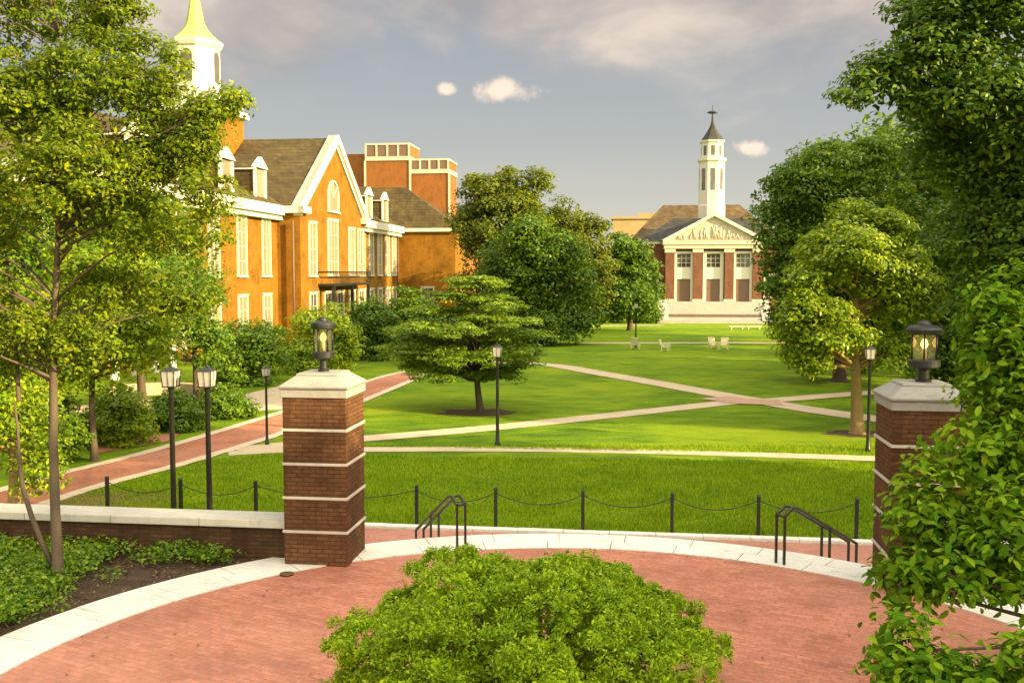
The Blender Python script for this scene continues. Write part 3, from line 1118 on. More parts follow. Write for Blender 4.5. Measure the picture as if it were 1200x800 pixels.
# walls
b = MB()
b.box(-17.5, 0, 0, GW, 0, EAVE - 0.02)
b.prism([(0.0, EAVE - 0.02), (GW, EAVE - 0.02), (GW / 2, APEX - 0.25)], 'x', -0.5, 0.0)
b.build('centre_wall', M['hallbrick'], hall)
b = MB()
b.box(-18.5, -2.0, -36, -0.003, 0, EAVE - 0.03)
b.build('wing_wall', M['hallbrick'], hall)
b = MB()
b.box(-18.5, -1.0, GW + 0.003, 38.0, 0, EAVE - 0.03)
b.build('wing_wall', M['hallbrick'], hall)
b = MB()
b.box(-14, 6.0, 38.003, 45, 0, EAVE - 0.12)
b.build('end_wall', M['hallbrick'], hall)
# roofs
RW = 8.2
b = MB()
xr = -2.0 - RW
for (y0, y1, xo) in ((-36.4, 0.3, -1.4), (GW - 0.3, 41.0, -0.4)):
    b.prism([(xo, EAVE + 0.02), (2 * xr - xo, EAVE + 0.02), (xr, EAVE + 5.9)], 'y', y0, y1)
b.prism([(-0.45, EAVE + 0.03), (GW + 0.45, EAVE + 0.03), (GW / 2, APEX)], 'x', -18.0, -0.52)
b.build('roof', M['roof'], hall)
b = MB()
x0, x1, y0, y1 = -14.4, 6.5, 37.5, 45.5
zt = EAVE + 5.1
cxm, cym = 0.0, 0.5 * (y0 + y1)
b.add([(x0, y0, EAVE - 0.08), (x1, y0, EAVE - 0.08), (x1, y1, EAVE - 0.08), (x0, y1, EAVE - 0.08), (x1 - 7.4, cym, zt), (x0 + 7.4, cym, zt)],
      [(0, 1, 4, 5), (1, 2, 4), (2, 3, 5, 4), (3, 0, 5), (3, 2, 1, 0)])
b.build('roof', M['roof'], hall)
# white cornices
for (xa, xb_, ya, yb_) in ((-2.0, -1.15, -36.2, 0.0), (-1.0, -0.15, GW, 37.6)):
    b = MB()
    b.box(xa + 0.003, xb_, ya, yb_, EAVE - 0.75, EAVE + 0.015)
    b.box(xa + 0.003, xb_ - 0.3, ya, yb_, EAVE - 1.15, EAVE - 0.753)
    b.build('cornice', M['white'], hall)
b = MB()
b.box(-2.6, 0.5, -0.62, -0.005, EAVE - 0.55, EAVE + 0.012)
b.box(-0.004, 0.55, -0.62, 1.3, EAVE - 0.553, EAVE + 0.010)
b.build('cornice_return', M['white'], hall)
b = MB()
b.box(-0.004, 0.55, GW - 1.3, GW + 0.6, EAVE - 0.553, EAVE + 0.010)
b.build('cornice_return', M['white'], hall)
b = MB()
b.box(-14.3, 6.4, 37.55, 38.0, EAVE - 0.55, EAVE - 0.10)
b.box(6.003, 6.42, 37.55, 45.3, EAVE - 0.553, EAVE - 0.102)
b.build('cornice', M['white'], hall)
b = MB()
for sgn in (-1, 1):
    ya, yb_ = GW / 2 + sgn * (GW / 2 + 0.55), GW / 2
    za, zb_ = EAVE + 0.02, APEX + 0.25
    dy, dz = yb_ - ya, zb_ - za
    Ln = math.hypot(dy, dz)
    ny, nz_ = -dz / Ln * (1 if dy > 0 else -1), abs(dy) / Ln
    for (t0, t1, xf) in ((0.0, -0.62, 0.42), (0.0, -0.95, 0.20)):
        po = [(ya + ny * t0, za + nz_ * t0), (yb_, zb_ + t0 / nz_), (yb_, zb_ + t1 / nz_), (ya + ny * t1, za + nz_ * t1)]
        b.prism(po, 'x', -0.55 + (0.01 if xf < 0.3 else 0), xf)
b.build('raking_cornice', M['white'], hall)
# windows: raised main storey and ground storey
UP0, UP1, GR0, GR1 = hz(4.5), hz(8.9), hz(-0.2), hz(2.85)
for u in (83.2, 94.9, 98.0):
    window(hall, 'x', u - HU, 0.0, UP0, UP1, 1.7, True, 2, 4)
window(hall, 'x', 88.9 - HU, 0.0, UP0, hz(9.4), 2.7, True, 3, 4)
window(hall, 'x', 89.2 - HU, 0.0, hz(10.35), hz(13.0), 2.9, True, arch=True, name='arched_window')
for u in (83.2, 87.2, 91.0, 94.9, 98.2):
    window(hall, 'x', u - HU, 0.0, GR0, GR1, 1.7, False, 2, 3)
for u in (102.2, 105.7, 109.2, 112.7, 115.8):
    window(hall, 'x', u - HU, -1.0, UP0, UP1, 1.5, True, 2, 4)
    window(hall, 'x', u - HU, -1.0, GR0, GR1, 1.5, False, 2, 3)
for u in (77.6, 72.6, 67.6, 62.6, 57.6, 52.6, 47.6):
    window(hall, 'x', u - HU, -2.0, UP0, UP1, 1.5, True, 2, 4)
    window(hall, 'x', u - HU, -2.0, GR0, GR1, 1.5, True, 2, 3)
for x in (1.2,):
    window(hall, 'y', x + 1.4, 38.003, GR0, GR1, 1.3, False, 2, 3)


# dormers on the quad-facing slopes
def dormer(u, xface):
    d = MB()
    y = u - HU
    hw = 1.15
    z0, z1 = EAVE + 0.3, EAVE + 2.75
    d.box(xface - 3.4, xface, y - hw, y + hw, z0, z1)
    o = d.build('dormer', M['roof'], hall)
    f = MB()
    f.box(xface + 0.003, xface + 0.14, y - hw - 0.12, y - hw + 0.28, z0, z1)
    f.box(xface + 0.003, xface + 0.14, y + hw - 0.28, y + hw + 0.12, z0, z1)
    f.box(xface + 0.003, xface + 0.14, y - hw + 0.28, y + hw - 0.28, z0, z0 + 0.16)
    f.box(xface - 3.2, xface + 0.22, y - hw - 0.2, y - hw - 0.002, z1 - 0.1, z1 + 0.1)
    f.prism([(y - hw - 0.28, z1 + 0.103), (y + hw + 0.28, z1 + 0.103), (y, z1 + 1.0)], 'x', xface - 0.1, xface + 0.24)
    f.build('dormer_front', M['white'], o)
    pn = MB()
    pn.box(xface + 0.003, xface + 0.05, y - hw + 0.28, y + hw - 0.28, z0 + 0.16, z1)
    pn.build('pane', M['glasslight'], o)
    r_ = MB()
    r_.prism([(y - hw - 0.3, z1 + 0.1), (y + hw + 0.3, z1 + 0.1), (y, z1 + 1.06)], 'x', xface - 4.6, xface - 0.103)
    r_.build('dormer_roof', M['roof'], o)


for u in (77.2, 70.6, 64.0, 57.4):
    dormer(u, -2.3)
for u in (105.6, 112.4):
    dormer(u, -1.2)
# iron balcony under the middle window
b = MB()
b.box(0.003, 1.5, 84.6 - HU, 96.6 - HU, hz(3.55), hz(3.75))
for k in range(33):
    y = 84.65 - HU + k * (11.9 / 32)
    b.box(1.42, 1.46, y - 0.03, y + 0.03, hz(3.75), hz(4.75))
b.box(1.39, 1.49, 84.6 - HU, 96.6 - HU, hz(4.75), hz(4.85))
b.box(0.003, 1.39, 84.6 - HU, 84.68 - HU, hz(4.70), hz(4.85))
for y in (84.9, 90.6, 96.2):
    b.box(1.2, 1.45, y - HU - 0.15, y - HU + 0.15, 0, hz(3.55))
b.build('balcony', M['blackmetal'], hall)
b = MB()
for y in (-0.35, GW + 0.25, 37.3):
    x = 0.1 if y < 1 else -0.9
    b.tube([(x - 0.6 if y < 1 else x, y, 0), (x - 0.6 if y < 1 else x, y, EAVE - 1.2)], 0.09, 6)
b.build('downspout', M['door'], hall)
# white columned entrance on the near wing
b = MB()
for y in (-30.5, -28.3, -26.1, -23.9):
    b.lathe([(0.32, 0), (0.32, 0.25), (0.24, 0.32), (0.20, 3.5), (0.30, 3.6), (0.30, 3.75)], 12, 0.3, y)
b.box(-2.0, 0.75, -31.0, -23.4, 3.753, 4.6)
b.build('porch', M['white'], hall)

# cupola over the crossing
TX, TY = -11.8, 6.6


def tz(y):
    return hz(CAMZ + (320 - y) / 1167.0 * 89.0)


cup = MB()
cup.box(TX - 3.1, TX + 3.1, TY - 3.1, TY + 3.1, EAVE + 2, tz(134))
cup = cup.build('cupola', M['hallbrick'], hall)
b = MB()
b.box(TX - 3.5, TX + 3.5, TY - 3.5, TY + 3.5, tz(134) + 0.003, tz(127))
b.box(TX - 3.0, TX + 3.0, TY - 3.0, TY + 3.0, tz(127) + 0.003, tz(113))
b.lathe([(2.35, tz(113) + 0.003), (2.35, tz(106)), (2.12, tz(104)), (2.08, tz(58)), (2.25, tz(56)), (2.38, tz(52)), (2.42, tz(49))], 8, TX, TY, False, R(22.5))
for sx in (-1, 1):
    for sy in (-1, 1):
        b.lathe([(0.3, tz(127)), (0.26, tz(122)), (0.52, tz(115)), (0.46, tz(108)), (0.12, tz(103)), (0.06, tz(99))], 10, TX + sx * 2.9, TY + sy * 2.9)
b.build('cupola_lantern', M['white'], cup)
for k in range(4):
    a = R(90) * k
    mt_ = Matrix.Translation((TX, TY, 0)) @ Matrix.Rotation(a, 4, 'Z')
    b = MB()
    po = [(-0.52, tz(98)), (0.52, tz(98))] + [(0.52 * math.cos(math.pi * q_ / 8), tz(68) + 0.52 * math.sin(math.pi * q_ / 8)) for q_ in range(9)]
    vs = [tuple(mt_ @ Vector((d_, p_[0], p_[1]))) for d_ in (1.80, 1.975) for p_ in po]
    n_ = len(po)
    b.add(vs, [tuple(range(n_))[::-1], tuple(range(n_, 2 * n_))] + [(i_, (i_ + 1) % n_, n_ + (i_ + 1) % n_, n_ + i_) for i_ in range(n_)])
    b.build('cupola_louvre', M['louvre'], cup)
b = MB()
b.lathe([(2.40, tz(49) + 0.003), (2.0, tz(45.5)), (1.5, tz(40)), (1.05, tz(33)), (0.80, tz(26)), (0.62, tz(14)), (0.45, tz(2)), (0.30, tz(-12)), (0.16, tz(-30)), (0.05, tz(-50))], 8, TX, TY, False, R(22.5))
b.build('cupola_dome', M['copper'], cup)

# ------------------------------------------------------------------ taller brick blocks behind the hall
blk = thing('rear_brick_building', 'orange brick block building with dark roof-top openings behind the hall', 'building', Q(150, -40, -2.2), -TH)
Z0 = -2.2
S_ = 152.5 / 1167.0


def bz(y):
    return CAMZ + (320 - y) * S_ - Z0


def bxx(x):
    a = math.atan((x - 600) / 1167.0) - TH
    return 150 * math.tan(a) + 40


wl_ = MB()
wl_.box(bxx(380), bxx(545), 2, 26, 0, bz(262))
wl_.build('wall', M['blockbrick'], blk)
rf = MB()
xa, xb_ = bxx(378), bxx(550)
rf.add([(xa, 1.5, bz(262) + 0.02), (xb_, 1.5, bz(262) + 0.02), (xb_, 26.5, bz(262) + 0.02), (xa, 26.5, bz(262) + 0.02), (xa + 5, 12, bz(236)), (xb_ - 2.5, 12, bz(236))],
       [(0, 1, 5, 4), (1, 2, 5), (2, 3, 4, 5), (3, 0, 4), (3, 2, 1, 0)])
rf.build('roof', M['roofdark'], blk)
for (xl, xr_, yt, yb1, yb0, dep) in ((430.5, 480.5, 171, 184, 189, 0.0), (481.5, 525, 189, 199, 204, 0.6), (404, 429.5, 180, None, None, 0.9)):
    m_ = MB()
    x0, x1 = bxx(xl), bxx(xr_)
    m_.box(x0, x1, dep, dep + 7, bz(270), bz(yt) - (0.02 if yb1 else 0))
    tw = m_.build('tower_block', M['blockbrick'], blk)
    if yb1:
        tr_ = MB()
        tr_.box(x0 - 0.12, x1 + 0.12, dep - 0.15, dep - 0.003, bz(yb0), bz(yb1))
        tr_.box(x0 - 0.12, x1 + 0.12, dep - 0.15, dep + 7.1, bz(yt), bz(yt) + 0.28)
        for k in range(5):
            xx = x0 + (x1 - x0) * k / 4
            tr_.box(xx - 0.14, xx + 0.14, dep - 0.14, dep - 0.003, bz(yb1) + 0.003, bz(yt) - 0.003)
        tr_.box(x1 + 0.003, x1 + 0.12, dep, dep + 7, bz(yb0), bz(yb1))
        tr_.box(x0 - 0.28, x0 - 0.003, dep - 0.15, dep + 0.1, bz(270), bz(yb0) - 0.003)
        tr_.box(x1 + 0.003, x1 + 0.28, dep - 0.15, dep + 0.1, bz(270), bz(yb0) - 0.003)
        tr_.build('trim', M['cream'], tw)
        op = MB()
        for k in range(4):
            xx0 = x0 + (x1 - x0) * k / 4 + 0.15
            xx1 = x0 + (x1 - x0) * (k + 1) / 4 - 0.15
            op.box(xx0, xx1, dep - 0.05, dep - 0.002, bz(yb1) + 0.1, bz(yt) - 0.1)
        op.build('louvre', M['door'], tw)

# ------------------------------------------------------------------ the porticoed hall at the end of the lawn
sp = ground(839.5, 378.5)
SH = thing('portico_hall', 'brick hall with white pediment, tall doors and slim white cupola', 'building', sp + Vector((0, 2.2, 0)), -TH * 0.8)
k8 = sp.y / 1167.0


def sz(y):
    return (378.5 - y) * k8


PF = sz(354)          # portico floor
ENT0, ENT1, PED = sz(291), sz(281), sz(248)
# steps and platform
b = MB()
b.box(-7.5, 7.5, 0.0, 4.0, 0, PF - 0.003)
ns = 7
for i in range(ns):
    b.box(-6.3, 6.3, -2.9 + i * 0.41, 0.003 - 0.01, PF / ns * i + (0.003 if i else 0), PF / ns * (i + 1) - 0.002)
b.build('stone_steps', M['stepstone'], SH)
b = MB()
for sgn in (-1, 1):
    po = [(0.0, PF + 0.25), (0.0, 0), (-3.4, 0), (-3.4, 0.45), (-2.9, 0.5), (-0.5, PF * 0.92)]
    xx = (6.303, 7.6) if sgn > 0 else (-7.6, -6.303)
    b.prism([(q[0], q[1]) for q in po], 'x', *xx)
b.box(-7.9, 7.9, -3.9, -3.403, 0, 0.42)
b.build('cheek_wall', M['stepstone'], SH)
b = MB()
b.box(-6.2, 6.2, -2.22, -2.12, PF * 2 / 7 + 0.05, PF * 3 / 7 - 0.02)
b.build('step_rail', M['door'], SH)
# portico wall with door bays
b = MB()
b.box(-6.6, 6.6, 1.2, 6.5, PF, ENT0)
b.build('portico_wall', M['redbrick'], SH)
for x in (-6.0, -2.15, 2.15, 6.0):
    b = MB()
    b.box(x - 0.62, x + 0.62, 0.35, 1.19, PF + 0.35, ENT0 - 0.55)
    o = b.build('pier', M['redbrick'], SH)
    b = MB()
    b.box(x - 0.72, x + 0.72, 0.26, 1.195, PF + 0.002, PF + 0.347)
    b.build('pier_base', M['cream'], o)
    b = MB()
    b.box(x - 0.74, x + 0.74, 0.24, 1.195, ENT0 - 0.547, ENT0 - 0.003)
    b.build('pier_cap', M['cream'], o)
for x in (-4.07, 0.0, 4.07):
    w_ = 1.42
    fr = MB()
    zt_ = ENT0 - 0.7
    yF = 1.2
    fr.box(x - w_, x - w_ + 0.48, yF - 0.32, yF - 0.003, PF, zt_)
    fr.box(x + w_ - 0.48, x + w_, yF - 0.32, yF - 0.003, PF, zt_)
    fr.box(x - w_, x + w_, yF - 0.32, yF - 0.003, zt_ + 0.002, ENT0 - 0.35)
    fr.box(x - w_ + 0.482, x + w_ - 0.482, yF - 0.26, yF - 0.003, sz(327), sz(313))
    for fx in (-0.31, 0.31):
        fr.box(x + fx - 0.03, x + fx + 0.03, yF - 0.15, yF - 0.102, sz(313) + 0.003, zt_ - 0.25)
    for fz in (0.33, 0.66):
        zz_ = sz(313) + (zt_ - sz(313)) * fz
        fr.box(x - w_ + 0.482, x + w_ - 0.482, yF - 0.145, yF - 0.104, zz_ - 0.03, zz_ + 0.03)
    db = fr.build('door_bay', M['white'], SH)
    dd = MB()
    dd.box(x - w_ + 0.482, x + w_ - 0.482, yF - 0.12, yF - 0.003, PF, sz(327) - 0.003)
    dd.box(x - 0.02, x + 0.02, yF - 0.14, yF - 0.121, PF, sz(327) - 0.003)
    dd.build('door', M['door'], db)
    ww = MB()
    hh_ = w_ - 0.482
    z0_ = sz(313) + 0.003
    z1_ = zt_ - 0.003
    po = [(x - hh_, z0_), (x + hh_, z0_)] + [(x + hh_ * math.cos(math.pi * k / 8), z1_ - hh_ * 0.7 + hh_ * 0.7 * math.sin(math.pi * k / 8)) for k in range(9)]
    ww.prism(po, 'y', yF - 0.10, yF - 0.003)
    ww.build('arched_pane', M['glass'], db)
# entablature and pediment
b = MB()
b.box(-6.85, 6.85, 0.15, 6.5, ENT0 + 0.002, ENT0 + 0.55)
b.box(-7.0, 7.0, 0.0, 6.5, ENT0 + 0.553, ENT1 - 0.003)
b.build('entablature', M['cream'], SH)
b = MB()
b.prism([(-6.6, ENT1), (6.6, ENT1), (0, PED - 0.35)], 'y', 0.55, 6.5)
pdm = b.build('pediment', M['cream'], SH)
b = MB()
for sgn in (-1, 1):
    po = [(sgn * 7.25, ENT1), (sgn * 6.3, ENT1), (0, PED - 0.52), (0, PED)]
    b.prism(po if sgn > 0 else po[::-1], 'y', 0.0, 0.9)
b.build('raking_cornice', M['white'], pdm)
b = MB()
rs = random.Random(3)
for i in range(44):
    x = rs.uniform(-4.8, 4.8)
    hmax = (PED - 0.9 - ENT1) * (1 - abs(x) / 6.2)
    hgt = hmax * rs.uniform(0.35, 0.95)
    tilt = rs.uniform(-0.5, 0.5)
    b.tube([(x, 0.55, ENT1 + 0.08), (x + tilt * 0.5, 0.50, ENT1 + hgt * 0.6), (x + tilt, 0.56, ENT1 + hgt)], [0.11, 0.15, 0.07], 6)
b.box(-5.0, 5.0, 0.47, 0.545, ENT1 + 0.06, ENT1 + 0.16)
b.build('carved_relief', M['cream'], pdm)
b = MB()
b.prism([(-7.3, ENT1 + 0.05), (7.3, ENT1 + 0.05), (0, PED + 0.06)], 'y', 0.92, 10.0)
b.build('portico_roof', M['rooftan'], SH)
# main body
BX = 10.9
EV = sz(281)
b = MB()
b.box(-9.4, 9.4, 4.0, 24, 0, EV - 0.4)
b.build('wall', M['redbrick'], SH)
b = MB()
b.box(-9.75, 9.75, 3.6, 24.3, EV - 0.397, EV - 0.01)
b.build('cornice', M['white'], SH)
b = MB()
b.add([(-10.6, 3.4, EV), (10.6, 3.4, EV), (10.6, 15, EV), (-10.6, 15, EV), (-5.0, 9.2, sz(251)), (5.0, 9.2, sz(251))],
      [(0, 1, 5, 4), (1, 2, 5), (2, 3, 4, 5), (3, 0, 4), (3, 2, 1, 0)])
b.build('roof', M['roofgrey'], SH)
b = MB()
b.box(-10.8, 10.8, 15.5, 42, 0, EV + 0.6)
b.build('rear_wall', M['redbrick'], SH)
b = MB()
b.add([(-11.3, 14.0, EV + 0.6), (11.3, 14.0, EV + 0.6), (11.3, 42.5, EV + 0.6), (-11.3, 42.5, EV + 0.6), (-6.0, 22.0, sz(227)), (6.0, 22.0, sz(227)), (6.0, 35, sz(227)), (-6.0, 35, sz(227))],
      [(0, 1, 5, 4), (1, 2, 6, 5), (2, 3, 7, 6), (3, 0, 4, 7), (4, 5, 6, 7), (3, 2, 1, 0)])
b.build('rear_roof', M['rooftan'], SH)
for x in (-8.1,):
    window(SH, 'y', x, 4.0, PF + 0.6, PF + 3.6, 1.1, False, 2, 3)
window(SH, 'y', 8.1, 4.0, PF + 0.6, PF + 3.6, 1.1, False, 2, 3)
# cupola
kc = (sp.y + 12.0) / 1167.0


def cz(y):
    return CAMZ + (320 - y) * kc - sp.z


ux, uy = 0.55, 10.8
b = MB()
b.lathe([(2.10, cz(262)), (2.10, cz(242)), (1.98, cz(240)), (1.96, cz(192)), (2.20, cz(190)), (2.20, cz(187))], 8, ux, uy, False, R(22.5))
b.lathe([(1.70, cz(187) + 0.003), (1.66, cz(170)), (1.88, cz(168)), (1.88, cz(166.5))], 8, ux, uy, False, R(22.5))
cp = b.build('cupola', M['white'], SH)
for k in range(8):
    b = MB()
    a = R(45) * k
    mt_ = Matrix.Translation((ux, uy, 0)) @ Matrix.Rotation(a, 4, 'Z')
    b.box(1.80, 1.86, -0.32, 0.32, cz(224), cz(199), mt_)
    b.build('louvre', M['glass'], cp)
    b = MB()
    b.box(1.52, 1.60, -0.26, 0.26, cz(184), cz(173), mt_)
    b.build('louvre', M['glass'], cp)
b = MB()
b.lathe([(1.80, cz(166.5) + 0.003), (1.45, cz(162.5)), (0.92, cz(157)), (0.46, cz(151)), (0.20, cz(146)), (0.14, cz(140)), (0.05, cz(131))], 8, ux, uy, False, R(22.5))
b.build('cupola_roof', M['roofgrey'], cp)
b = MB()
b.tube([(ux, uy, cz(133)), (ux, uy, cz(126))], 0.05, 6)
b.tube([(ux - 0.8, uy, cz(134)), (ux - 0.3, uy, cz(133.6)), (ux + 0.4, uy, cz(133.7)), (ux + 0.7, uy, cz(134.6))], [0.05, 0.24, 0.22, 0.05], 8)
b.build('weather_vane', M['blackmetal'], cp)

# pale building behind
q = at(746, 262, 195)
pb = thing('pale_building', 'pale flat-topped building peeping over trees left of the portico hall', 'building', (q.x, q.y, -2.6), -TH)
b = MB()
b.box(-4.6, 4.6, 0, 12, 0, q.z + 2.6 + 0.9)
b.build('wall', M['ochre'], pb)
b = MB()
b.box(0.2, 4.9, -0.3, 10, q.z + 3.503, q.z + 4.6)
b.box(-5.0, 0.0, -0.3, 10, q.z + 3.503, q.z + 4.0)
b.build('parapet', M['ochre'], pb)


# ------------------------------------------------------------------ pale lawn chairs far off
def lawn_chair(px, py, label, rz, s=0.82):
    q = ground(px, py)
    t = thing('lawn_chair', label, 'chair', q, rz, 'pale chairs on the far lawn')
    b = MB()
    b.box(-0.34, 0.34, -0.30, 0.32, 0.36, 0.42)
    b.build('seat', M['chair'], t)
    b = MB()
    m4 = Matrix.Translation((0, 0.32, 0.40)) @ Matrix.Rotation(R(-22), 4, 'X')
    for k in range(5):
        b.box(-0.34 + k * 0.138, -0.34 + k * 0.138 + 0.12, -0.02, 0.02, 0, 0.75, m4)
    b.build('backrest', M['chair'], t)
    for sx in (-1, 1):
        b = MB()
        b.box(sx * 0.40 - 0.06, sx * 0.40 + 0.06, -0.36, 0.40, 0.58, 0.62)
        b.build('armrest', M['chair'], t)
        for sy in (-0.30, 0.30):
            b = MB()
            b.box(sx * 0.38 - 0.04, sx * 0.38 + 0.04, sy - 0.05, sy + 0.05, 0, 0.578)
            b.build('leg', M['chair'], t)
    t.scale = (s, s, s)
    return t


lawn_chair(745, 408.5, 'pale chair at the foot of the distant street lamp', 2.8)
lawn_chair(780, 411, 'pale chair turned sideways, second from the distant lamp', 1.2, 0.8)
lawn_chair(836, 408.5, 'pale chair, left one of two close together below the portico', 0.2)
lawn_chair(848, 409, 'pale chair, right one of two close together below the portico', -0.4)
for i, (px, py, wd) in enumerate(((863, 386, 0.9), (883, 386, 0.9))):
    q = ground(px, py)
    b = MB()
    b.box(-wd, wd, -0.25, 0.25, 0.32, 0.42)
    b.box(-wd * 0.8, -wd * 0.65, -0.2, 0.2, 0, 0.32)
    b.box(wd * 0.65, wd * 0.8, -0.2, 0.2, 0, 0.32)
    tag(b.build('low_bench', M['chair'], None, q, 0.1), ('low pale bench before the hall steps, left of two', 'low pale bench before the hall steps, right of two')[i], 'bench', 'low benches before the hall')


# ------------------------------------------------------------------ foliage
def unit(n):
    v = rng.normal(size=(n, 3))
    return v / np.linalg.norm(v, axis=1, keepdims=True)


def norm(v):
    return v / np.maximum(np.linalg.norm(v, axis=1, keepdims=True), 1e-9)


def leaf_mesh(name, pos, nrm, size, aspect=0.55, fold=0.12, rich=False, droop=None):
    n = len(pos)
    nrm = norm(nrm)
    t = unit(n)
    if droop is not None:
        t = norm(t * (1 - droop[1]) + np.array(droop[0]) * droop[1])
    t = norm(t - nrm * np.sum(t * nrm, axis=1, keepdims=True))
    s = np.cross(nrm, t)
    L = size[:, None]
    W = L * aspect
    if not rich:
        a = pos - t * L * 0.5
        b_ = pos + s * W * 0.5 + nrm * L * fold
        c_ = pos + t * L * 0.5
        d = pos - s * W * 0.5 + nrm * L * fold
        v = np.stack([a, b_, c_, d], 1).reshape(-1, 3)
        k = 4
        loops = np.arange(n * 4)
        starts = np.arange(0, n * 4, 4)
        totals = np.full(n, 4)
    else:
        # base, left-low, left-high, tip, right-high, right-low, mid-low, mid-high: a folded, curved broad leaf
        def P(ft, fs, fn):
            return pos + t * L * ft + s * W * fs + nrm * L * fn
        vs = [P(-0.5, 0, -0.02), P(-0.22, 0.40, 0.07), P(0.16, 0.46, 0.06), P(0.5, 0, -0.10), P(0.16, -0.46, 0.06), P(-0.22, -0.40, 0.07), P(-0.2, 0, 0.0), P(0.18, 0, -0.015)]
        v = np.stack(vs, 1).reshape(-1, 3)
        pat = [0, 6, 1, 1, 6, 7, 2, 2, 7, 3, 0, 5, 6, 6, 5, 4, 7, 7, 4, 3]
        szs = [3, 4, 3, 3, 4, 3]
        loops = (np.arange(n)[:, None] * 8 + np.array(pat)[None]).reshape(-1)
        totals = np.tile(np.array(szs), n)
        starts = np.concatenate([[0], np.cumsum(totals)[:-1]])
    me = bpy.data.meshes.new(name)
    me.vertices.add(len(v))
    me.vertices.foreach_set('co', v.astype(np.float32).ravel())
    me.loops.add(len(loops))
    me.loops.foreach_set('vertex_index', loops.astype(np.int32))
    me.polygons.add(len(totals))
    me.polygons.foreach_set('loop_start', starts.astype(np.int32))
    me.polygons.foreach_set('loop_total', totals.astype(np.int32))
    me.update()
    me.validate()
    return me


def clumps_in(lobes, n, shell=0.5, low=-0.75):
    """cluster centres inside ellipsoids [(cx,cy,cz,rx,ry,rz)], more of them near the skin"""
    wts = np.array([(l[3] * l[4] * l[5]) ** 0.67 for l in lobes])
    wts = wts / wts.sum()
    ids = rng.choice(len(lobes), n, p=wts)
    d = unit(n)
    d[:, 2] = np.where(d[:, 2] < low, -d[:, 2] * 0.4, d[:, 2])
    r = shell + (1 - shell) * rng.random(n) ** 0.6
    lb = np.array(lobes)[ids]
    return lb[:, :3] + d * r[:, None] * lb[:, 3:6], d


def foliage(name, mat, parent, lobes, nclump, nleaf, crad, lsize, flat=0.65, shell=0.5, up=0.55, origin=(0, 0, 0), aspect=0.55, rich=False, low=-0.75, droop=None, outk=0.35, core=0.22):
    cc, cd = clumps_in(lobes, nclump, shell, low)
    per = rng.integers(int(nleaf / nclump * 0.55), int(nleaf / nclump * 1.45) + 1, nclump)
    rc = crad * (0.6 + 0.8 * rng.random(nclump))
    idx = np.repeat(np.arange(nclump), per)
    n = len(idx)
    d = unit(n)
    d[:, 2] = np.where((d[:, 2] < 0) & (rng.random(n) < 0.6), -d[:, 2], d[:, 2])
    rr = rng.random(n) ** 0.36
    off = d * rr[:, None] * rc[idx][:, None]
    off[:, 2] *= flat
    # clumps lie along their own tilted plane
    pos = cc[idx] + off
    nr = d * 0.55 + cd[idx] * outk + np.array((0, 0, up)) + unit(n) * 0.55
    sz_ = lsize * (0.65 + 0.7 * rng.random(n))
    if core > 0:
        m = int(nleaf * core)
        c2, d2 = clumps_in(lobes, m, 0.0, -1.1)
        pos = np.concatenate([pos, c2 * 1.0])
        nr = np.concatenate([nr, unit(m) + np.array((0, 0, 0.4))])
        sz_ = np.concatenate([sz_, lsize * 1.45 * (0.7 + 0.5 * rng.random(m))])
    me = leaf_mesh(name, pos - np.array(origin), nr, sz_, aspect, rich=rich, droop=droop)
    o = link_mesh(name, me, mat, parent)
    return o, cc


def limb_path(a, b_, sag=0.15, n=5):
    a, b_ = Vector(a), Vector(b_)
    pts = []
    L = (b_ - a).length
    side = Vector((random.uniform(-1, 1), random.uniform(-1, 1), random.uniform(-0.3, 0.5))) * L * 0.07
    for i in range(n + 1):
        f = i / n
        q = a.lerp(b_, f)
        q.z += sag * L * 0.5 * math.sin(f * math.pi) * (1 if random.random() > 0.1 else -0.3)
        q += side * math.sin(f * math.pi * random.uniform(0.9, 1.1))
        pts.append(q)
    return pts


def irr(lobes, k=7, s=0.42, keep=0.85):
    out = []
    for (cx, cy, cz, rx, ry, rz) in lobes:
        out.append((cx, cy, cz, rx * keep, ry * keep, rz * keep))
        d = unit(k)
        for q in d:
            f = rng.uniform(0.60, 0.86)
            g = s * rng.uniform(0.7, 1.25)
            out.append((cx + q[0] * rx * f, cy + q[1] * ry * f, cz + q[2] * rz * f, rx * g, ry * g, rz * g))
    return out


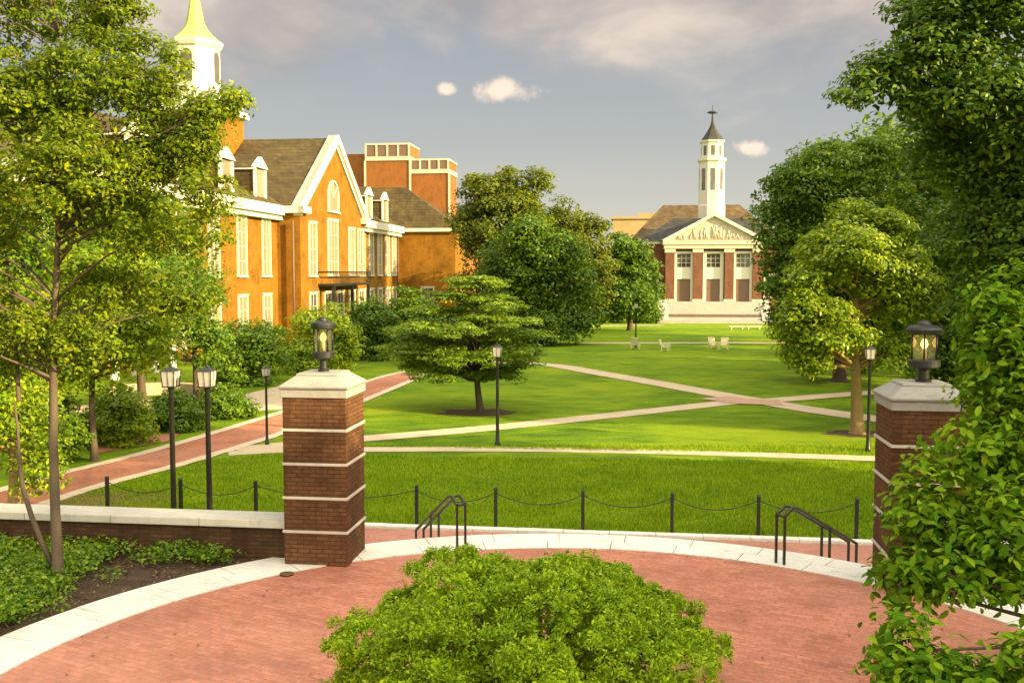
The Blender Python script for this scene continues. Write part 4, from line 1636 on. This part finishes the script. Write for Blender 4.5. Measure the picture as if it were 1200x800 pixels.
def tree(name, label, base, trunk_r, top, lobes, nclump, nleaf, crad, lsize, leaf, bark='bark', limbs=24, limb_from=0.3, group=None, stems=None, cat='tree', lumps=0, **kw):
    """base and top: world points; lobes in world coordinates"""
    base, top = Vector(base), Vector(top)
    t = thing(name, label, cat, base, 0, group)
    if lumps:
        lobes = irr(lobes, lumps)
    o, cc = foliage('crown', M[leaf], t, lobes, nclump, nleaf, crad, lsize, origin=tuple(base), **kw)
    tb = MB()
    H = top - base
    pts, rad = [], []
    wob = random.uniform(-1, 1) * 0.02 * H.length
    for i in range(9):
        f = i / 8
        q = H * f + Vector((math.sin(f * 5.0) * wob, math.cos(f * 4.0) * wob - wob, 0))
        pts.append(q)
        rad.append(trunk_r * (1.45 if i == 0 else (1 - 0.86 * f)))
    pts.insert(1, pts[0].lerp(pts[1], 0.15))
    rad.insert(1, trunk_r * 1.08)
    pts.insert(0, pts[0] - Vector((0, 0, 0.15)))
    rad.insert(0, trunk_r * 1.6)
    tb.tube(pts, rad, 10)
    if stems:
        for (s0, s1, sr) in stems:
            tb.tube(limb_path(Vector(s0) - base, Vector(s1) - base, 0.02, 6), [sr, sr * 0.92, sr * 0.85, sr * 0.75, sr * 0.6, sr * 0.45, sr * 0.3], 8)
    pick = rng.choice(len(cc), min(limbs, len(cc)), replace=False)
    for i in pick:
        e = Vector(cc[i]) - base
        f = min(0.97, max(limb_from, (e.z - 0.45 * math.hypot(e.x - H.x * 0.5, e.y - H.y * 0.5)) / max(0.1, H.z)))
        j = f * (len(pts) - 3) + 2
        j0 = min(int(j), len(pts) - 2)
        s = pts[j0].lerp(pts[j0 + 1], j - j0)
        r0 = max(0.012, trunk_r * 0.5 * (1 - 0.75 * f))
        P_ = limb_path(s, e, 0.12)
        tb.tube(P_, [r0, r0 * 0.85, r0 * 0.68, r0 * 0.5, r0 * 0.34, r0 * 0.16], 5)
    tb.build('trunk', M[bark], t)
    return t


def lobe(x0, x1, y0, y1, Y, deep=0.9):
    a, b_ = at(x0, 0.5 * (y0 + y1), Y), at(x1, 0.5 * (y0 + y1), Y)
    c_, d = at(0.5 * (x0 + x1), y0, Y), at(0.5 * (x0 + x1), y1, Y)
    rx, rz = abs(b_.x - a.x) / 2, abs(c_.z - d.z) / 2
    return ((a.x + b_.x) / 2, Y, (c_.z + d.z) / 2, rx, max(rx * deep, 0.3), rz)


# --- the mounded bush in the middle of the plaza
bx_, by_ = 0.17, 9.85
t = thing('mounded_bush', 'dense green mounded bush with layered fine leaves in front on the brick plaza', 'bush', (bx_, by_, 0))
# boughs make broad masses, each carrying many upright leafy tufts
NB = 52
ph = np.arange(NB) * math.pi * (3 - math.sqrt(5)) + rng.normal(size=NB) * 0.2
bz_ = 1 - (np.arange(NB) + 0.5) / NB * 1.1
br_ = np.sqrt(np.maximum(0, 1 - bz_ ** 2))
bd = np.stack([np.cos(ph) * br_, np.sin(ph) * br_, bz_], 1)
sup = (np.abs(bd[:, 0]) ** 2.4 + np.abs(bd[:, 1]) ** 2.4 + np.abs(bd[:, 2]) ** 2.0) ** (-1 / 2.2)
bc = bd * (sup * (0.84 + 0.14 * rng.random(NB)))[:, None] * np.array((1.66, 1.60, 1.12)) + np.array((0, 0, 0.45))
brad = 0.34 + 0.16 * rng.random(NB)
NT_ = 32
ib = np.repeat(np.arange(NB), NT_)
td = unit(len(ib))
td[:, 2] = np.abs(td[:, 2])
td = norm(td + bd[ib] * 0.45)
cc_ = bc[ib] + td * (brad[ib] * (0.80 + 0.30 * rng.random(len(ib))))[:, None] * np.array((1.1, 1.1, 0.62))
NC = len(cc_)
rc_ = 0.075 + 0.06 * rng.random(NC)
per_ = rng.integers(60, 110, NC)
ix = np.repeat(np.arange(NC), per_)
n = len(ix)
ax = norm(td[ix] * 0.6 + np.array((0, 0, 0.55)))
d = norm(unit(n) * 0.85 + ax * 0.8)
off = d * (rc_[ix] * (0.35 + 0.75 * rng.random(n)))[:, None]
pos = cc_[ix] + off
pos[:, 2] = np.maximum(pos[:, 2], 0.02)
nr = norm(np.cross(d, unit(n))) * 0.8 + ax * 0.75
szl = 0.050 * (0.65 + 0.7 * rng.random(n))
m = 26000
inn = unit(m) * (rng.random(m) ** 0.33)[:, None] * np.array((1.5, 1.4, 0.95)) + np.array((0, 0, 0.4))
inn[:, 2] = np.maximum(inn[:, 2], 0.05)
me = leaf_mesh('crown', np.concatenate([pos, inn]), np.concatenate([nr, unit(m)]), np.concatenate([szl, np.full(m, 0.07)]), 0.40)
link_mesh('crown', me, M['leaf_bush'], t)
mb = MB()
for k in range(60):
    e = Vector(cc_[rng.integers(NC)])
    mb.tube(limb_path((random.uniform(-0.12, 0.12), random.uniform(-0.12, 0.12), -0.05), e, 0.1), [0.04, 0.034, 0.027, 0.02, 0.012, 0.006], 5)
mb.build('trunk', M['bark'], t)

# --- broad-leaved shrub on the right
sb = Vector((8.0, 8.3, -0.02))
sl = [lobe(1112, 1300, 350, 560, 9.6, 0.7), lobe(1074, 1260, 470, 640, 9.3, 0.6), lobe(1046, 1200, 600, 695, 9.0, 0.55), lobe(1130, 1320, 560, 730, 8.6, 0.6),
      lobe(1016, 1100, 645, 715, 8.9, 0.8), lobe(1050, 1180, 640, 710, 8.7, 0.8), lobe(1040, 1130, 540, 650, 9.1, 0.7), lobe(1030, 1150, 755, 830, 7.9, 0.8), lobe(1020, 1085, 715, 800, 8.2, 0.8), lobe(1060, 1200, 770, 840, 7.7, 0.8), lobe(1140, 1300, 740, 880, 7.6, 0.5), lobe(1130, 1300, 300, 470, 10.2, 0.7), lobe(1125, 1200, 330, 430, 9.8, 0.6), (7.3, 8.9, 2.2, 1.3, 1.1, 1.5), (7.9, 8.4, 1.3, 1.2, 1.2, 1.1), (7.0, 9.6, 3.3, 1.2, 1.0, 1.0)]
tree('broad_leaved_shrub', 'large shrub with big pointed green leaves spilling over from the right', sb, 0.10, (6.6, 9.2, 3.4), sl, 1650, 34000, 0.22, 0.106, 'leaf_big', limbs=22, limb_from=0.05, flat=0.8, shell=0.2, up=0.65, aspect=0.46, rich=True, cat='shrub', low=-1.1, droop=((-0.35, -0.35, -0.45), 0.3), core=0.10)

# --- slender tree on the left, in the planting bed
lb_ = on_plane(69, 683, -0.02)
Yn = lb_.y
ll = [lobe(-160, 150, -120, 150, Yn + 0.6, 0.7), lobe(20, 215, 10, 190, Yn, 0.7), lobe(130, 296, 175, 330, Yn - 0.2, 0.7), lobe(-60, 210, 120, 330, Yn, 0.8), lobe(60, 235, 290, 385, Yn + 0.5, 0.6),
      lobe(-140, 60, 200, 420, Yn + 0.4, 0.8), lobe(-60, 130, 330, 450, Yn + 0.2, 0.7), lobe(80, 192, -60, 90, Yn + 0.5, 0.7), lobe(195, 262, 135, 240, Yn, 0.8), lobe(185, 226, 45, 130, Yn, 0.5), lobe(200, 270, 132, 215, Yn - 0.2, 0.6), lobe(258, 284, 104, 130, Yn, 0.5), lobe(205, 272, 122, 165, Yn + 0.1, 0.8), lobe(195, 262, 140, 200, Yn - 0.1, 0.8), lobe(225, 270, 118, 150, Yn - 0.3, 0.8), lobe(172, 264, 122, 180, Yn, 0.4), lobe(150, 245, 130, 235, Yn, 0.5), lobe(-80, 130, 60, 200, Yn - 0.3, 0.6), lobe(-40, 120, 60, 190, Yn + 0.3, 0.8)]
tree('slender_tree', 'slender two-stemmed tree with fine golden-green leaves in the planting bed', lb_, 0.085, at(60, 20, Yn + 0.2), ll, 980, 122000, 0.25, 0.072, 'leaf_near', bark='barkpale', limbs=130, limb_from=0.36, flat=0.75, core=0.06, lumps=4, shell=0.15, up=0.4, aspect=0.5,
     stems=[(lb_ + Vector((-0.06, 0.02, 0.2)), at(22, 470, Yn + 0.3), 0.045), (at(22, 470, Yn + 0.3), at(-10, 200, Yn + 0.6), 0.035)])

# --- trees beyond the wall on the left
def gbase(x, Y):
    q = at(x, 400, Y)
    return Vector((q.x, Y, lawn_z(Y)))


q = ground(18, 598)
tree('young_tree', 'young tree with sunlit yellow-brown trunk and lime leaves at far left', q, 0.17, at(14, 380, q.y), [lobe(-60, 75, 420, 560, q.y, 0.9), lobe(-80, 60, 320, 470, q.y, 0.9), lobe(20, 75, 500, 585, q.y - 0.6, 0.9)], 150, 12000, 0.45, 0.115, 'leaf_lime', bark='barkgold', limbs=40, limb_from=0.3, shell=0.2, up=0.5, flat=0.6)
tree('young_tree', 'young tree with thin dark trunk and feathery leaves left of the paired lamps', gbase(107, 30), 0.12, at(107, 300, 30), [lobe(40, 185, 270, 400, 30, 0.9), lobe(60, 215, 340, 455, 30, 0.8), lobe(10, 120, 380, 480, 30, 0.8)], 170, 15000, 0.6, 0.15, 'leaf_lime', limbs=50, limb_from=0.4, shell=0.2, flat=0.55)
tree('young_tree', 'young leafy tree above the paired lamps in front of the hall entrance', gbase(228, 40), 0.13, at(225, 330, 40), [lobe(135, 250, 300, 410, 40, 0.9), lobe(215, 262, 350, 440, 40, 0.8), lobe(140, 200, 380, 440, 40, 0.8)], 110, 8000, 0.7, 0.17, 'leaf_mid', limbs=36, limb_from=0.4, shell=0.2, flat=0.55)
tree('young_tree', 'small green tree between the right-hand paired lamp and brick path', gbase(285, 52), 0.16, at(288, 390, 52), [lobe(236, 345, 372, 450, 52, 0.9), lobe(250, 330, 425, 482, 51, 0.9), lobe(236, 290, 400, 490, 49, 0.8)], 130, 13000, 0.8, 0.19, 'leaf_mid', limbs=30, limb_from=0.35, shell=0.3, flat=0.55)
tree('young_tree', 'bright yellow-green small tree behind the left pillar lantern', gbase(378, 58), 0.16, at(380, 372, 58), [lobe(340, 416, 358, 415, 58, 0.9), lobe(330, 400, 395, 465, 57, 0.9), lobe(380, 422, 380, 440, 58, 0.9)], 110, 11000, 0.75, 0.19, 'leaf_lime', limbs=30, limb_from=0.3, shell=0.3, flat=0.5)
tree('young_tree', 'full leafy tree at far left whose crown hangs over the brick path', gbase(-40, 36), 0.2, at(-30, 250, 36), [lobe(-140, 90, 180, 380, 36, 0.8), lobe(-60, 150, 230, 440, 36, 0.7), lobe(-100, 60, 340, 470, 36, 0.8)], 240, 24000, 0.75, 0.17, 'leaf_mid', limbs=50, limb_from=0.35, shell=0.3, flat=0.6)
tree('young_tree', 'leafy green tree between the thin dark trunk and the hall', gbase(165, 45), 0.2, at(165, 260, 45), [lobe(70, 245, 215, 360, 45, 0.8), lobe(60, 215, 300, 430, 45, 0.8), lobe(120, 262, 290, 385, 44, 0.8)], 260, 26000, 0.8, 0.19, 'leaf_mid', limbs=50, limb_from=0.4, shell=0.3, flat=0.6)
# shrubs lining the far edge of the brick walk
sh_lab = ['rounded green shrub at the bend of brick path far left', 'broad green shrub left of the paired lamps above the path', 'leafy shrub just behind the paired street lamps', 'green shrub right of the paired lamps beside the path']
for i, (x0, x1, y0, y1, Y, lf) in enumerate(((28, 110, 478, 545, 30, 'leaf_mid'), (92, 186, 458, 535, 33, 'leaf_lime'), (170, 245, 466, 520, 36, 'leaf_mid'), (225, 300, 458, 508, 39, 'leaf_mid'))):
    tree('shrub', sh_lab[i], gbase(0.5 * (x0 + x1), Y), 0.05, at(0.5 * (x0 + x1), y0 + 20, Y), [lobe(x0, x1, y0, y1, Y, 0.8), lobe(x0 + 12, x1 - 20, y0 - 10, y1 - 20, Y + 0.4, 0.8)], 90, 9000, 0.38, 0.125, lf, limbs=20, limb_from=0.05, shell=0.4, flat=0.6, cat='shrub', group='shrubs along the brick walk')
for i, (x0, x1, y0, y1, Y, lf, lab) in enumerate(((396, 470, 352, 452, 66, 'leaf_dark', 'dark green shrub behind the left pillar against the hall'), (440, 520, 345, 435, 72, 'leaf_mid', 'tall shrub at the foot of the hall left of the layered tree'),
                                                 (470, 545, 368, 440, 62, 'leaf_dark', 'dark shrub at the end of the brick walk under layered tree'))):
    tree('shrub', lab, gbase(0.5 * (x0 + x1), Y), 0.12, at(0.5 * (x0 + x1), y0 + 30, Y), [lobe(x0, x1, y0, y1, Y, 0.8), lobe(x0 + 10, x1 - 10, y0 - 8, y1 - 30, Y + 0.4, 0.8)], 120, 11000, 0.7, 0.21, lf, limbs=20, limb_from=0.1, shell=0.4, flat=0.5, cat='shrub', group='shrubs at the foot of the hall')

# --- layered tree on the lawn
q = ground(563, 482)
ly = []
for (x0, x1, y0, y1, dy) in ((525, 590, 326, 338, 0), (500, 570, 342, 354, 0.5), (550, 615, 348, 360, -0.6), (478, 545, 360, 372, 0.8), (530, 628, 368, 380, -1), (468, 535, 380, 394, -0.4), (545, 640, 388, 400, 0.4), (490, 590, 392, 406, 1.6), (470, 560, 402, 416, 0.2),
                             (565, 642, 406, 418, -0.8), (500, 600, 414, 428, -1.6), (470, 530, 420, 434, 1.0), (585, 634, 422, 434, 0.8), (515, 560, 380, 396, -1.8), (560, 600, 360, 372, 1.8), (444, 520, 402, 420, 1.0), (480, 560, 430, 446, -0.6), (545, 615, 432, 446, 0.4), (455, 515, 384, 400, 1.6)):
    ly.append(lobe(x0 - 3, x1 + 3, y0 - 3, y1 + 4, q.y + dy, 0.85))
tree('layered_tree', 'spreading tree with flat layered branches behind the lone street lamp', q, 0.15, at(556, 336, q.y), ly, 640, 60000, 0.52, 0.13, 'leaf_layer', limbs=110, limb_from=0.25, flat=0.22, shell=0.1, up=1.0, outk=0.1, core=0.0)

# --- trees beyond the lawn in the middle distance
grp = 'trees beyond the lawn'
tree('round_tree', 'big round dark green tree between the hall and the portico', gbase(640, 84), 0.4, at(632, 290, 84), [lobe(552, 712, 268, 412, 84, 0.9), lobe(534, 600, 300, 400, 86, 0.6), lobe(575, 690, 254, 340, 84, 0.9), lobe(548, 640, 320, 415, 83, 0.8), lobe(640, 718, 310, 408, 84, 0.9), lobe(560, 700, 370, 418, 83, 0.7)], 330, 42000, 1.1, 0.30, 'leaf_dark', limbs=30, limb_from=0.2, group=grp, lumps=6, shell=0.5, flat=0.65)
tree('tall_tree', 'tall golden-green tree whose top rises above the round dark tree', gbase(590, 104), 0.45, at(592, 220, 104), [lobe(536, 640, 205, 330, 104, 0.9), lobe(560, 640, 190, 260, 104, 0.9), lobe(535, 590, 198, 250, 104, 0.9), lobe(533, 585, 250, 350, 104, 0.6), lobe(600, 650, 225, 300, 104, 0.8)], 210, 24000, 1.2, 0.34, 'leaf_gold', limbs=20, limb_from=0.3, group=grp, shell=0.45, lumps=6, flat=0.65)
tree('tall_tree', 'golden-green tree with two-humped top between round tree and hall', gbase(675, 110), 0.4, at(672, 255, 110), [lobe(630, 690, 236, 330, 110, 0.9), lobe(655, 712, 236, 320, 110, 0.9), lobe(660, 722, 270, 380, 108, 0.8), lobe(640, 700, 270, 360, 109, 0.9)], 150, 16000, 1.1, 0.34, 'leaf_gold', limbs=20, limb_from=0.3, group=grp, shell=0.45, lumps=6, flat=0.65)
q = ground(738, 387)
tree('dark_tree', 'compact dark tree just left of the portico steps', q, 0.32, at(738, 290, q.y), [lobe(700, 774, 285, 374, q.y, 0.9), lobe(712, 764, 265, 330, q.y, 0.9), lobe(695, 735, 310, 372, q.y, 0.9), lobe(694, 778, 306, 380, q.y, 0.9), lobe(690, 730, 330, 384, q.y, 0.8)], 180, 22000, 1.1, 0.36, 'leaf_dark', limbs=24, limb_from=0.3, group=grp, lumps=6, shell=0.5, flat=0.65)
tree('hedge', 'low dark hedge beside the portico hall steps', gbase(750, 136), 0.1, at(750, 372, 136), [lobe(690, 735, 366, 382, 136, 0.5), lobe(730, 778, 364, 382, 136, 0.5)], 60, 6000, 0.7, 0.3, 'leaf_dark', limbs=6, limb_from=0.1, shell=0.5, cat='hedge')

# --- trees on the right
q = ground(1005, 508)
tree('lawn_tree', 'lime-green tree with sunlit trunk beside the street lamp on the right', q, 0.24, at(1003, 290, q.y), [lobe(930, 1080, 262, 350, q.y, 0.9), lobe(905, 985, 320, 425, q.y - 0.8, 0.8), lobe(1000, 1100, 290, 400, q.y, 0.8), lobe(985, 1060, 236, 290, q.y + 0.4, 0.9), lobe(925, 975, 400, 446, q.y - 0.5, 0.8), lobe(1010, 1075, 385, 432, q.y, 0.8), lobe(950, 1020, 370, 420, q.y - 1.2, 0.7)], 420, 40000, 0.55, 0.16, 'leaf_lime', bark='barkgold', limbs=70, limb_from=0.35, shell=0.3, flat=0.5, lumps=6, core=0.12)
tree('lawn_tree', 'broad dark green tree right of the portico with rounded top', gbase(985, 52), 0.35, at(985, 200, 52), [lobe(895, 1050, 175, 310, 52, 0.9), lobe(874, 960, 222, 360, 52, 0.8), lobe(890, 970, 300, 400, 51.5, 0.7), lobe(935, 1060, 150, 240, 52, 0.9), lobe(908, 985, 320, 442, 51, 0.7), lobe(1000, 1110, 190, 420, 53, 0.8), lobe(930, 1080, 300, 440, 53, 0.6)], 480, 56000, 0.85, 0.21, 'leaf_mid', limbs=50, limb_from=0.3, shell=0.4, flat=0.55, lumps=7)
tb_ = Vector((13.2, 20.5, -1.0))
tree('spreading_tree', 'towering dark tree whose boughs fill the upper right corner', tb_, 0.42, (12.6, 20.8, 11.0),
     [lobe(1080, 1330, -160, 120, 20.5, 0.8), lobe(1010, 1200, 10, 150, 20.2, 0.6), lobe(975, 1080, 60, 135, 20, 0.5), lobe(1100, 1420, 60, 330, 20.5, 0.8), lobe(1060, 1230, 110, 270, 21, 0.6), lobe(1085, 1300, 250, 420, 21, 0.6), lobe(1250, 1600, -200, 250, 20.5, 0.9), lobe(1035, 1100, -20, 60, 20.5, 0.6), lobe(1090, 1220, -60, 60, 20.0, 0.6), lobe(1075, 1215, 70, 165, 19.6, 0.6), lobe(1130, 1240, 60, 140, 19.2, 0.5)],
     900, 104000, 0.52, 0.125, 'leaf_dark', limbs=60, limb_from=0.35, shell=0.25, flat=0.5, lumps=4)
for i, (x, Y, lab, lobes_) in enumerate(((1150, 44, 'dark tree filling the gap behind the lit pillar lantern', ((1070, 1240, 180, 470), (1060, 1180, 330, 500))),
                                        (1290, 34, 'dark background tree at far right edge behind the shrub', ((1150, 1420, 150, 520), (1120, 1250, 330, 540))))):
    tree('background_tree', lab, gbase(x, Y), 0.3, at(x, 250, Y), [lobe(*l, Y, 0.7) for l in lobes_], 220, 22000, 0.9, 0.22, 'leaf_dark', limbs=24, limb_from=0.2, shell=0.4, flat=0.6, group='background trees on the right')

# --- trees added right of view and behind camera to shade plaza and lawn
def shade_tree(X, Y, H, r, label, z=-1.0, n=10000):
    lob = [(X, Y, z + H * 0.64, r, r, H * 0.36), (X + r * 0.2, Y - r * 0.2, z + H * 0.36, r * 0.95, r * 0.95, H * 0.28), (X - r * 0.2, Y + r * 0.2, z + H * 0.34, r * 0.95, r * 0.95, H * 0.26)]
    tree('shading_tree', label, (X, Y, z), 0.35, (X, Y, z + H * 0.75), lob, 170, n, 1.15, 0.40, 'leaf_dark', limbs=14, limb_from=0.25, shell=0.35, group='trees added to the right of the lawn for shade')


row = [(23.0, -9.0), (25.5, -4.5), (22.5, 0.0), (25.0, 4.5), (23.0, 9.0), (26.0, 13.0), (23.5, 17.5), (31.0, 8.0), (33.0, -1.0)]
row += [(25.5, 32.0), (24.5, 37.0), (27.0, 42.0), (24.5, 47.0), (27.5, 53.0), (25.0, 59.0), (28.0, 65.5), (26.0, 72.0), (28.5, 79.0), (27.0, 86.0), (29.5, 93.0)]
for i, (X, Y) in enumerate(row):
    shade_tree(X, Y, (13.4 if Y < 30 else 16.8) + (i * 37 % 10) * 0.16, 3.4 + (i * 53 % 10) * 0.06, 'leafy tree added in a row right of the lawn for shade')

# ------------------------------------------------------------------ ground cover and grass
def scatter_cover():
    pts = []
    n = 0
    while n < 620:
        x, y = rng.uniform(-9.5, -2.6), rng.uniform(10.0, 17.9)
        r = math.hypot(x - CX, y - CY)
        if r < RAD + RING + 0.15:
            continue
        # stay in front of the wall
        rel = Vector((x, y, 0)) - PIL_L
        if rel.dot(ey) > -0.3:
            continue
        # bare mulch patch near the kerb
        near = (r - RAD - RING)
        dens = 1.0
        if near < 2.4 and x > -6.6:
            dens = 0.05 if near < 1.5 else 0.2
        if rel.dot(ey) > -1.0:
            dens = max(dens, 0.6)
        if rng.random() > dens:
            continue
        pts.append((x, y, rng.uniform(0.03, 0.22)))
        n += 1
    return np.array(pts)


cpts = scatter_cover()
per = 42
idx = np.repeat(np.arange(len(cpts)), per)
off = unit(len(idx)) * (rng.random(len(idx)) ** 0.5)[:, None] * np.array((0.26, 0.26, 0.13))
pos = cpts[idx] + off
pos[:, 2] = np.abs(pos[:, 2]) + 0.01
me = leaf_mesh('ground_cover', pos, np.array((0, 0, 0.9)) + unit(len(idx)) * 0.7, 0.075 * (0.6 + 0.8 * rng.random(len(idx))), 0.6)
tag(link_mesh('ground_cover', me, M['leaf_cover']), 'low leafy ground cover over the mulch bed', 'ground cover', kind='stuff')

# bark chips and dead leaves on the mulch
n = 5200
X_, Y_ = rng.uniform(-9, -2.5, n), rng.uniform(10, 17.6, n)
keep = np.hypot(X_ - CX, Y_ - CY) > RAD + RING + 0.06
rel = (X_ - PIL_L.x) * ey.x + (Y_ - PIL_L.y) * ey.y
keep &= rel < -0.3
X_, Y_ = X_[keep], Y_[keep]
me = leaf_mesh('mulch_chips', np.stack([X_, Y_, rng.uniform(-0.005, 0.03, len(X_))], 1), np.array((0, 0, 1.0)) + unit(len(X_)) * 0.5, 0.07 * (0.4 + rng.random(len(X_))), 0.4)
M['chips'] = mat_leaf('bark_chips', (0.05, 0.03, 0.018), (0.11, 0.065, 0.035), (0.26, 0.17, 0.10), 0.05, gain=1.0)
tag(link_mesh('mulch_chips', me, M['chips']), 'bark chips and dry leaves scattered over the bed', 'mulch', kind='stuff')

# a few fallen leaves on the plaza
n = 170
a_, r_ = rng.uniform(0, 2 * math.pi, n), RAD * np.sqrt(rng.random(n))
fl = np.stack([CX + r_ * np.sin(a_), CY + r_ * np.cos(a_), np.full(n, 0.012)], 1)
me = leaf_mesh('fallen_leaves', fl, np.array((0, 0, 1.0)) + unit(n) * 0.25, 0.06 * (0.5 + 0.7 * rng.random(n)), 0.55)
M['fallen'] = mat_leaf('fallen_leaf', (0.12, 0.06, 0.02), (0.22, 0.13, 0.03), (0.34, 0.26, 0.06), 0.1, gain=1.0)
tag(link_mesh('fallen_leaves', me, M['fallen']), 'dry leaves fallen here and there on the brick plaza', 'leaves', kind='stuff')

# grass blades on the nearer lawn
n = 300000
u_ = rng.random(n)
S0 = kl
yy = 20.0 + 13.0 * u_
gx = rng.uniform(-0.62, 0.62, n) * (yy + 3)
P_ = np.stack([gx, yy, np.full(n, -1.0)], 1)
side = (P_[:, 0] - kl.x) * kn.x + (P_[:, 1] - kl.y) * kn.y
keep = side > 0.27
# keep off the brick walk (left) and the first path
rx = np.array([q_.x for q_ in Rw])
ry = np.array([q_.y for q_ in Rw])
o_ = np.argsort(ry)
edge = np.interp(P_[:, 1], ry[o_], rx[o_])
keep &= P_[:, 0] > edge + 0.5
pa, pb_ = ground(322, 527), ground(1040, 538)
pd = (pb_ - pa).normalized()
s2 = np.abs(-(P_[:, 0] - pa.x) * pd.y + (P_[:, 1] - pa.y) * pd.x)
keep &= s2 > 0.75
s3 = -(P_[:, 0] - 0.0) * 0.0
keep &= P_[:, 1] < 32.7
pc_, pd_ = ground(430, 514), ground(856, 471.5)
q2 = (pd_ - pc_).normalized()
keep &= np.abs(-(P_[:, 0] - pc_.x) * q2.y + (P_[:, 1] - pc_.y) * q2.x) > 1.0
P_ = P_[keep]
n = len(P_)
pn_ = np.sin(P_[:, 0] * 1.3 + 2 * np.sin(P_[:, 1] * 0.9)) * np.cos(P_[:, 1] * 2.1 + 1.5 * np.sin(P_[:, 0] * 0.7))
hgt = (0.05 + 0.05 * rng.random(n)) * (1 + 0.35 * pn_) + np.where(P_[:, 1] > 33, 0.04, 0.0)
lean = unit(n) * np.array((0.5, 0.5, 0.0))
me_v = []
w2 = 0.012
dirx = unit(n) * np.array((1, 1, 0))
dirx = norm(dirx) * w2
tip = P_ + lean * hgt[:, None] + np.array((0, 0, 1.0)) * hgt[:, None]
v = np.stack([P_ - dirx, P_ + dirx, tip], 1).reshape(-1, 3)
me = bpy.data.meshes.new('grass_blades')
me.vertices.add(len(v))
me.vertices.foreach_set('co', v.astype(np.float32).ravel())
me.loops.add(3 * n)
me.loops.foreach_set('vertex_index', np.arange(3 * n, dtype=np.int32))
me.polygons.add(n)
me.polygons.foreach_set('loop_start', np.arange(0, 3 * n, 3, dtype=np.int32))
me.polygons.foreach_set('loop_total', np.full(n, 3, dtype=np.int32))
me.update()
tag(link_mesh('grass_blades', me, M['blade']), 'mown grass blades on the near lawn', 'grass', kind='stuff')
